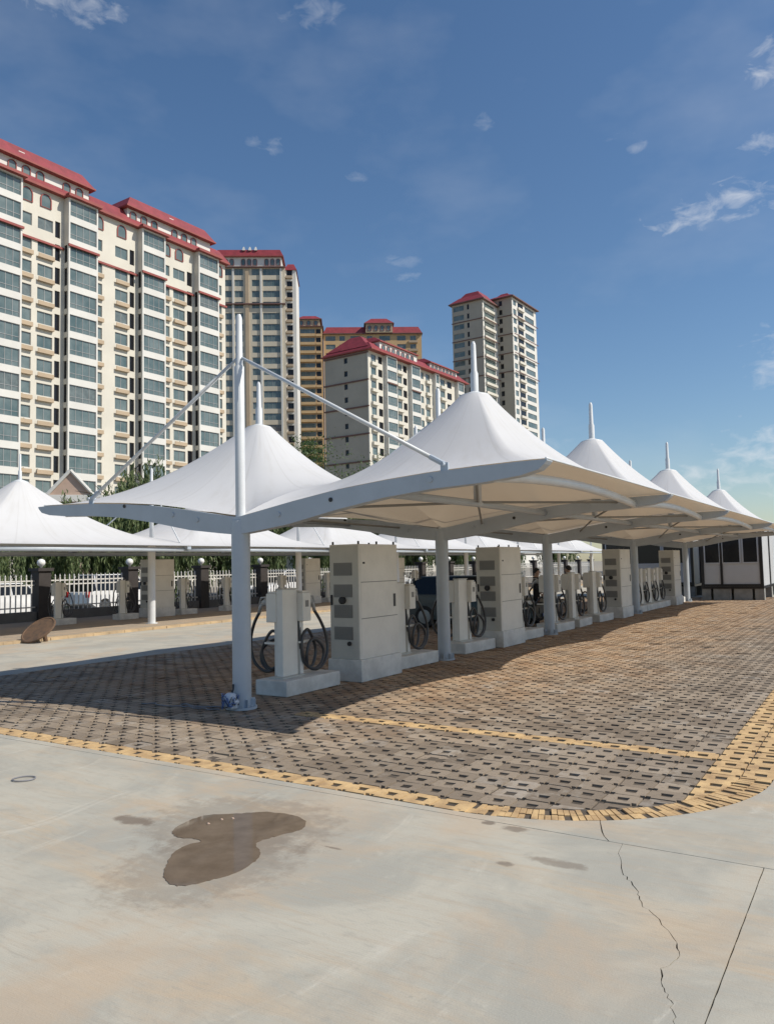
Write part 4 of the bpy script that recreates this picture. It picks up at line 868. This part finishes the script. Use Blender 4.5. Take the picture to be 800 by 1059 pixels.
for k, t_ in enumerate(PIL):
    o = inst('pillar', pil_me, fence, (-20.0, t_, 0)); inst('lamp_globe', glb, o)
    if k == len(PIL) - 1: break
    inst('base_wall', wl, fence, (-20.0, t_, 0))
    for z in (0.58, 1.42, 1.58): inst('rail', rl, fence, (-19.975 if z < 1 else -20.025, t_, z))
    for j in range(17):
        inst('picket', pk_me, fence, (-20.0, t_ + 0.40 + j * 0.2125, 0))

# ------------------------------------------------------------------ cars
def make_car(label, t, w, rz, paint, L_=4.5, H_=1.68, suv=True, group=None, z=0.0):
    r = thing('parked_car', label, 'car', W(t, w, z), rz, group); hw = 0.9
    # side profile (x along the car), lofted across with tumblehome
    low = [(-L_ / 2, 0.42), (-L_ / 2 + 0.05, 0.95), (-L_ / 2 + 0.25, 1.02), (L_ / 2 - 1.15, 1.00), (L_ / 2 - 0.25, 0.86), (L_ / 2, 0.66), (L_ / 2 - 0.02, 0.34), (L_ / 2 - 0.3, 0.24), (-L_ / 2 + 0.3, 0.24)]
    def loft(prof, ys):
        mb = MB(); n = len(prof)
        for (y, ins) in ys:
            cx = sum(p[0] for p in prof) / n; cz = sum(p[1] for p in prof) / n
            for p in prof: mb.v.append((cx + (p[0] - cx) * (1 - ins), y, cz + (p[1] - cz) * (1 - ins * 0.8)))
        for i in range(len(ys) - 1):
            for k in range(n): k2 = (k + 1) % n; mb.f.append((i * n + k, i * n + k2, (i + 1) * n + k2, (i + 1) * n + k))
        mb.f.append(tuple(reversed(range(n)))); mb.f.append(tuple((len(ys) - 1) * n + k for k in range(n))); mb.f = [tuple(reversed(f)) for f in mb.f]; return mb
    b = loft(low, [(-hw, 0.06), (-hw * 0.93, 0.015), (-hw * 0.6, 0), (hw * 0.6, 0), (hw * 0.93, 0.015), (hw, 0.06)]).build('body', paint, r); smooth_by_angle(b, 40)
    rear = -L_ / 2 + (0.12 if suv else 0.75)
    cabp = [(rear, 1.0), (rear + 0.28, H_ - 0.10), (rear + 0.7, H_), (0.25, H_), (0.60, H_ - 0.06), (L_ / 2 - 1.2, 0.99)]
    cb = MB(); n = len(cabp)
    for (y0_, y1_) in ((-0.86, -0.68), (0.86, 0.68)):
        for p in cabp: f = (p[1] - 1.0) / (H_ - 1.0); cb.v.append((p[0], y0_ + (y1_ - y0_) * f, p[1]))
    for k in range(n): k2 = (k + 1) % n; cb.f.append((k, n + k, n + k2, k2))
    cb.f.append(tuple(range(n))); cb.f.append(tuple(n + k for k in reversed(range(n)))); c_ = cb.build('cabin_glass', 'car_glass', r); smooth_by_angle(c_, 30)
    rf = MB(); rf.box(rear + 0.50, 0.42, -0.685, 0.685, H_ - 0.03, H_ + 0.03); rf.build('roof', paint, r, bevel=0.03)
    for x in (rear + 0.30, -0.35, 0.85) if suv else (rear + 0.45, -0.2, 0.8):
        for s in (-1, 1): MB().tube([(x + (0.12 if x > 0.5 else 0), s * 0.875, 1.0), (x if x <= 0.5 else 0.5, s * 0.70, H_ - 0.02)], 0.035, 5).build('pillar', paint, r)
    for sx_ in (-1, 1):
        for sy in (-1, 1):
            wx = sx_ * (L_ / 2 - 0.86); wh = MB().lathe([(0.20, -0.10), (0.32, -0.11), (0.34, -0.07), (0.34, 0.07), (0.32, 0.11), (0.20, 0.10)], 20, axis='y').build('wheel', 'tyre', r, False, (wx, sy * 0.80, 0.34)); MB().lathe([(0.03, -0.118), (0.21, -0.112), (0.21, 0.112), (0.03, 0.118)], 14, axis='y').build('rim', 'rim', wh)
    for sy in (-1, 1):
        MB().box(L_ / 2 - 0.30, L_ / 2 - 0.10, sy * 0.68 - 0.16, sy * 0.68 + 0.16, 0.70, 0.83).build('headlight', 'headlight', r, bevel=0.03); MB().box(-L_ / 2 - 0.01, -L_ / 2 + 0.12, sy * 0.74 - 0.1, sy * 0.74 + 0.1, 0.72, 0.98).build('tail_light', 'tail_red', r, bevel=0.02)
        MB().box(0.72, 0.90, sy * 0.98 - 0.10, sy * 0.98 + 0.08, 1.0, 1.14).build('wing_mirror', paint, r, bevel=0.03)
    MB().box(L_ / 2 - 0.06, L_ / 2 + 0.01, -0.45, 0.45, 0.45, 0.62).build('grille', 'dark_metal', r, bevel=0.01); MB().box(L_ / 2 + 0.002, L_ / 2 + 0.015, -0.22, 0.22, 0.34, 0.45).build('number_plate', 'plastic_blue', r)
    return r
ang = PI / 2 - TH
make_car('white SUV parked behind the fence left of the fence-side cabinet', 16.9, -23.6, ang, 'car_white', 4.6, 1.72, True)
make_car('white sedan half visible at the left edge behind the fence', 11.0, -23.4, ang, 'car_white', 4.5, 1.46, False)
make_car('white car behind the fence, seen just right of the first column', 29.0, -23.6, ang + PI, 'car_white', 4.6, 1.70, True)
make_car('white car farthest along the street, seen beyond the nearest cabinet', 41.0, -23.6, ang, 'car_white', 4.5, 1.5, False)
make_car('dark teal car parked nose-in behind the second cabinet', 13.3, -2.9, -TH, 'car_teal', 4.3, 1.50, True)

# ------------------------------------------------------------------ cabins at the far end
def cabin(label, t0, w0, w1, depth, h, zb, nb_):
    r = thing('cabin', label, 'cabin', W(t0, 0, 0), rowz)
    for x in [w0 + (w1 - w0) * k / 3 for k in range(4)]:
        for y in (0.25, depth / 2, depth - 0.25): MB().box(max(w0, x - 0.38), min(w1, x + 0.38), y - 0.2, y + 0.2, 0, zb - 0.12).build('concrete_block', 'grey_block', r)
    MB().box(w0 + 0.1, w1 - 0.1, 0.46, 0.60, 0, zb - 0.125).build('plinth_wall', 'grey_block', r)
    MB().box(w0, w1, 0.0, depth, zb - 0.12, zb).build('floor_frame', 'cabin_black', r); MB().box(w0 + 0.05, w1 - 0.05, 0.05, depth - 0.05, zb, zb + h).build('wall', 'cabin_white', r)
    MB().box(w0 - 0.08, w1 + 0.08, -0.08, depth + 0.08, zb + h, zb + h + 0.18).build('roof', 'cabin_white', r)
    for x in (w0, w1 - 0.13):
        for y in (0.0, depth - 0.13): MB().box(x, x + 0.13, y, y + 0.13, zb, zb + h).build('corner_post', 'cabin_black', r)
    MB().box(w1 - 0.07, w1 + 0.002, depth * 0.45, depth * 0.45 + 0.12, zb + 0.01, zb + h - 0.01).build('corner_post', 'cabin_black', r)
    xs = [w0 + 0.13, w0 + (w1 - w0) * 0.34, w0 + (w1 - w0) * 0.67, w1 - 0.13]
    for k in range(3):
        a, b_ = xs[k] + 0.03, xs[k + 1] - 0.03
        fr_ = MB(); fr_.box(a, a + 0.05, 0.0, 0.049, zb + 1.02, zb + h - 0.06); fr_.box(b_ - 0.05, b_, 0.0, 0.049, zb + 1.02, zb + h - 0.06); fr_.box(a + .05, b_ - .05, 0.0, 0.049, zb + 1.02, zb + 1.07); fr_.box(a + .05, b_ - .05, 0.0, 0.049, zb + h - 0.11, zb + h - 0.06)
        wd_ = fr_.build('window', 'cabin_white', r); MB().box(a + 0.051, b_ - 0.051, 0.012, 0.045, zb + 1.072, zb + h - 0.112).build('pane', 'glass_dark', wd_)
    MB().box(xs[1] - 0.05, xs[1] + 0.05, -0.006, 0.0495, zb + 0.02, zb + h - 0.02).build('door_post', 'cabin_black', r)
    MB().box(w0 + 0.13, w1 - 0.13, -0.004, 0.0492, zb + 0.005, zb + 0.09).build('sill_bar', 'cabin_black', r)
    return r
cabin('black-framed white cabin on concrete blocks beyond the right end of the canopy', 30.2, 0.35, 2.95, 6.0, 2.75, 0.62, 3)
cabin('black-framed white cabin half hidden behind the farthest chargers', 33.5, -5.2, -0.6, 4.0, 2.75, 0.62, 3)
cabin('rear white cabin glimpsed past the right end of the first cabin', 37.5, 4.0, 7.2, 6.0, 2.75, 0.55, 3)

# ------------------------------------------------------------------ people
def person(label, t, w, rz, h=1.74, arm=0.0, top='black_cloth', bottom='dark_trousers'):
    r = thing('person', label, 'person', W(t, w, 0), rz); k = h / 1.74
    V = {}; E_ = []; R_ = []
    def add(n, p, rad): V[n] = len(V); R_.append((p, rad))
    add('pel', (0, 0, 0.95), 0.15)
    add('wai', (0, 0.0, 1.10), 0.135); add('che', (0, 0.01, 1.30), 0.16); add('sho', (0, 0.0, 1.42), 0.11); add('nek', (0, 0.01, 1.50), 0.055); add('hd1', (0, 0.03, 1.575), 0.075); add('hd2', (0, 0.03, 1.66), 0.085); add('hd3', (0, 0.02, 1.715), 0.06)
    for s, q_ in ((-1, 'l'), (1, 'r')):
        f = arm if s > 0 else arm * 0.6
        add('s' + q_, (s * 0.17, 0, 1.41), 0.065); add('e' + q_, (s * 0.25, 0.10 * f - 0.02, 1.13 + 0.05 * f), 0.047); add('w' + q_, (s * (0.25 - 0.06 * f), 0.06 + 0.26 * f, 0.90 + 0.26 * f), 0.034)
        add('h' + q_, (s * 0.095, 0, 0.88), 0.098); add('k' + q_, (s * 0.11, 0.03 * s, 0.49), 0.064); add('a' + q_, (s * 0.115, -0.03 * s, 0.09), 0.045); add('t' + q_, (s * 0.13, 0.13 - 0.03 * s, 0.045), 0.040)
    E_ = [('pel', 'wai'), ('wai', 'che'), ('che', 'sho'), ('sho', 'nek'), ('nek', 'hd1'), ('hd1', 'hd2'), ('hd2', 'hd3')]
    for q_ in 'lr': E_ += [('sho', 's' + q_), ('s' + q_, 'e' + q_), ('e' + q_, 'w' + q_), ('pel', 'h' + q_), ('h' + q_, 'k' + q_), ('k' + q_, 'a' + q_), ('a' + q_, 't' + q_)]
    me = bpy.data.meshes.new('body'); me.from_pydata([tuple(c_ * k for c_ in p) for p, _ in R_], [(V[a], V[b_]) for a, b_ in E_], [])
    me.materials.append(MATS['skin']); me.materials.append(MATS[top]); me.materials.append(MATS[bottom]); me.materials.append(MATS['shoe'])
    o = bpy.data.objects.new('body', me); COL.objects.link(o); o.parent = r
    sk = o.modifiers.new('skin', 'SKIN'); sk.use_smooth_shade = True
    for i, (_, rad) in enumerate(R_): me.skin_vertices[0].data[i].radius = (rad * k, rad * k * (0.78 if R_[i][0][0] == 0 and 0.9 < R_[i][0][2] < 1.45 else 1.0)); 
    me.skin_vertices[0].data[0].use_root = True
    ss = o.modifiers.new('sub', 'SUBSURF'); ss.levels = 2; ss.render_levels = 2
    dg = bpy.context.evaluated_depsgraph_get(); nm_ = bpy.data.meshes.new_from_object(o.evaluated_get(dg)); o.modifiers.clear(); o.data = nm_
    for m_ in (MATS['skin'], MATS[top], MATS[bottom], MATS['shoe']):
        if m_.name not in [x.name for x in nm_.materials if x]: nm_.materials.append(m_)
    names = [x.name for x in nm_.materials]
    for p in nm_.polygons:
        z = p.center.z / k; armx = abs(p.center.x) / k
        mt = 'skin' if z > 1.485 or (armx > 0.155 and z < (0.94 + 0.24 * arm) and z > 0.8 and p.center.y > 0.03) else (top if z > 0.93 or armx > 0.21 else (bottom if z > 0.10 else 'shoe'))
        p.material_index = names.index(mt); p.use_smooth = True
    hr = MB()
    for i in range(7):
        ph = PI * 0.62 * i / 6
        for j in range(16):
            a = 2 * PI * j / 16; rr_ = 0.104 * math.sin(ph) if i else 0.004; zz = 1.645 + 0.112 * math.cos(ph)
            if math.sin(a) > 0.3: zz = max(zz, 1.675)
            hr.v.append((rr_ * math.cos(a) * 0.92 * k, (0.015 + rr_ * math.sin(a)) * k, zz * k))
    for i in range(6):
        for j in range(16): j2 = (j + 1) % 16; hr.f.append((i * 16 + j, (i + 1) * 16 + j, (i + 1) * 16 + j2, i * 16 + j2))
    hr.f.append(tuple(range(16))); hr.build('hair', 'hair', o, True)
    fc = MB(); fc.tube([(0, 0.105 * k, 1.645 * k), (0, 0.135 * k, 1.60 * k), (0, 0.112 * k, 1.592 * k)], [0.010, 0.016, 0.010], 6); fc.build('nose', 'skin', o, True)
    for s in (-1, 1):
        MB().lathe([(0.004, -0.008), (0.011, 0), (0.004, 0.008)], 8, (s * 0.034 * k, 0.108 * k, 1.632 * k), 'y').build('eye', 'hair', o, True); MB().lathe([(0.008, -0.012), (0.026, 0), (0.008, 0.012)], 8, (s * 0.090 * k, 0.02 * k, 1.615 * k), 'x').build('ear', 'skin', o, True)
        wv = Vector([c_ * k for c_ in R_[V['wl' if s < 0 else 'wr']][0]]); ev = Vector([c_ * k for c_ in R_[V['el' if s < 0 else 'er']][0]]); d = (wv - ev).normalized(); sd_ = d.cross(Vector((0, 0, 1)) if abs(d.z) < 0.9 else Vector((1, 0, 0))).normalized()
        hd = MB(); hd.tube([wv, wv + d * 0.045, wv + d * 0.09], [0.028, 0.040, 0.034], 8)
        for j in range(4):
            b0 = wv + d * 0.085 + sd_ * (-0.027 + 0.018 * j); ln = (0.06, 0.072, 0.068, 0.05)[j]; hd.tube([b0, b0 + d * ln * 0.55, b0 + d * ln + Vector((0, -0.012, -0.012))], [0.0092, 0.0085, 0.0065], 6)
        hd.tube([wv + d * 0.03 - sd_ * 0.028, wv + d * 0.06 - sd_ * 0.05, wv + d * 0.09 - sd_ * 0.055], [0.011, 0.010, 0.008], 6); hd.build('hand', 'skin', o, True)
    MB().box(-0.022 * k, 0.022 * k, 0.108 * k, 0.116 * k, 1.566 * k, 1.574 * k).build('mouth', 'tail_red', o)
    return r
person('person in black jacket standing behind a charging post, turned left', 15.5, -0.78, rowz + 1.4, 1.76, 0.9)
person('person in black mostly hidden behind the third column', 13.2, -0.95, rowz - 1.2, 1.72, 0.5)

# ------------------------------------------------------------------ leaning round lid
lid = thing('round_lid', 'rusty brown round lid propped up on its edge at the lane kerb', 'lid', W(5.05, -12.1, 0.0))
nv = Vector((-0.272, -0.57, 0.77)).normalized(); mq = nv.to_track_quat('Z', 'Y').to_matrix()
mb = MB().lathe([(0.02, 0.0), (0.47, 0.0), (0.49, 0.015), (0.49, 0.05), (0.45, 0.06), (0.43, 0.045), (0.02, 0.045)], 36)
mb.xf(lambda p: tuple(mq @ Vector(p) + Vector((0, 0, 0.315)))); mb.build('disc', 'rust_brown', lid)
MB().tube([(0.10, 0.2, 0.0), (0.06, 0.12, 0.34)], 0.06, 10).build('prop_stub', 'rust_brown', lid)

# ------------------------------------------------------------------ trees
def leaf_cloud(rnd, centre_fn, n, size, drop, mat, name):
    """n small leaf blades; centre_fn gives position and hanging direction"""
    v = np.zeros((n * 4, 3)); f = []
    for i in range(n):
        p, d = centre_fn(rnd); a = rnd.uniform(0, 6.283); side = Vector((math.cos(a), math.sin(a), rnd.uniform(-.4, .4))).normalized(); l = size * rnd.uniform(0.6, 1.3); w_ = l * drop
        v[i * 4] = p - side * w_ * 0.5; v[i * 4 + 1] = p + d * l * 0.5 - side * w_ * 0.1; v[i * 4 + 2] = p + side * w_ * 0.5 + d * l * 0.4; v[i * 4 + 3] = p + d * l
        f.append((i * 4, i * 4 + 1, i * 4 + 3, i * 4 + 2))
    me = bpy.data.meshes.new(name); me.from_pydata(v.tolist(), [], f); me.materials.append(MATS[mat]); me.update(); return me
def make_tree(seed, H, R_, willow, mat):
    rnd = random.Random(seed); tr_ = MB(); tr_.tube([(0, 0, -0.1), (0.06, 0.02, H * 0.2), (-0.04, 0.05, H * 0.45), (0.05, 0, H * 0.75)], [0.20, 0.16, 0.12, 0.04], 8); tips = []
    for k in range(11):
        a = 2 * PI * k / 11 + rnd.uniform(-.4, .4); z0 = H * rnd.uniform(0.25, 0.5); rr_ = R_ * rnd.uniform(0.45, 0.95); z1 = H * rnd.uniform(0.55, 0.97)
        pts = [Vector((0, 0, z0)), Vector((rr_ * 0.4 * math.cos(a), rr_ * 0.4 * math.sin(a), (z0 + z1) / 2 + 0.3)), Vector((rr_ * math.cos(a), rr_ * math.sin(a), z1))]
        tr_.tube(pts, [0.09, 0.05, 0.015], 6); tips.append(pts)
        for j in range(3):
            q_ = pts[1].lerp(pts[2], rnd.random()); b_ = q_ + Vector((rnd.uniform(-1, 1), rnd.uniform(-1, 1), rnd.uniform(-.2, .7))) * R_ * 0.35; tr_.tube([q_, b_], [0.03, 0.01], 5); tips.append([q_, q_.lerp(b_, .5), b_])
    strands = []
    for k in range(260 if willow else 150):
        pts = rnd.choice(tips); p = pts[1].lerp(pts[2], rnd.uniform(0.1, 1.1)) + Vector((rnd.gauss(0, 1), rnd.gauss(0, 1), rnd.gauss(0, .6))) * R_ * 0.13
        strands.append((p, H * rnd.uniform(0.25, 0.62) if willow else R_ * rnd.uniform(0.12, 0.3)))
    def cf(r):
        p, ln = r.choice(strands)
        if willow:
            s = r.random(); return p + Vector((r.gauss(0, .07) + 0.15 * s, r.gauss(0, .07), -ln * s)), Vector((r.uniform(-.35, .35), r.uniform(-.35, .35), -1)).normalized()
        return p + Vector((r.gauss(0, 1), r.gauss(0, 1), r.gauss(0, .8))) * ln, Vector((r.uniform(-1, 1), r.uniform(-1, 1), r.uniform(-.8, .8))).normalized()
    return tr_.mesh('trunk', 'bark', True), leaf_cloud(rnd, cf, 22000 if willow else (8000 if mat == 'pale_leaf' else 22000), 0.34 if willow else 0.24, 0.36 if willow else 0.6, mat, 'crown')
TREES = [make_tree(11, 8.6, 3.2, True, 'willow_leaf'), make_tree(12, 7.6, 3.0, True, 'willow_leaf'), make_tree(13, 7.0, 2.8, False, 'pale_leaf'), make_tree(14, 10.5, 3.2, False, 'green_leaf')]
def tree(kind, t, w, sc, rz, label, name='willow_tree'):
    r = thing(name, label, 'tree', W(t, w, -0.05), rz, 'trees along the street'); r.scale = (sc, sc, sc)
    inst('trunk', TREES[kind][0], r); inst('crown', TREES[kind][1], r)
pos_ = ['at the left edge of the picture', 'second from the left edge', 'third from the left edge', 'tallest, left of the first column', 'just left of the first column', 'seen right of the first column', 'seen left of the nearest cabinet', 'seen right of the nearest cabinet', 'seen past the second column', 'seen past the second cabinet', 'seen beyond the third column', 'last before the cabins']
for k, (t_, w_, kd, sc) in enumerate(((12.6, -28.0, 1, 0.70), (16.6, -28.6, 0, 0.70), (20.6, -28.2, 1, 0.98), (24.6, -29.0, 0, 1.0), (28.8, -28.4, 1, 1.05), (34.0, -29.0, 0, 0.9), (39.5, -28.6, 1, 1.0), (46, -29, 0, 0.95), (54, -29, 1, 1.0), (63, -29, 0, 1.0), (75, -29, 1, 1.0), (90, -29, 0, 1.0))):
    tree(kd, t_, w_, sc, k * 1.7, 'dark green willow beyond the fence, ' + pos_[k])
tree(2, 17.0, -36.5, 0.95, 0.4, 'pale grey-green bushy tree above the leftmost canopy cone', 'street_tree'); tree(2, 31.0, -38, 1.1, 2.1, 'pale blossoming tree in front of the long block, behind the willows', 'street_tree')
def far_tree(x, y, sc, label):
    r = thing('street_tree', label, 'tree', (x, y, -0.05), 1.3 * sc); r.scale = (sc, sc, sc); inst('trunk', TREES[3][0], r); inst('crown', TREES[3][1], r)
far_tree(-1.9, 70, 1.08, 'green tree rising below the grey end wall between the canopy cones'); far_tree(-8.1, 60, 1.08, 'green tree rising beside the foot of the flat-front tower')
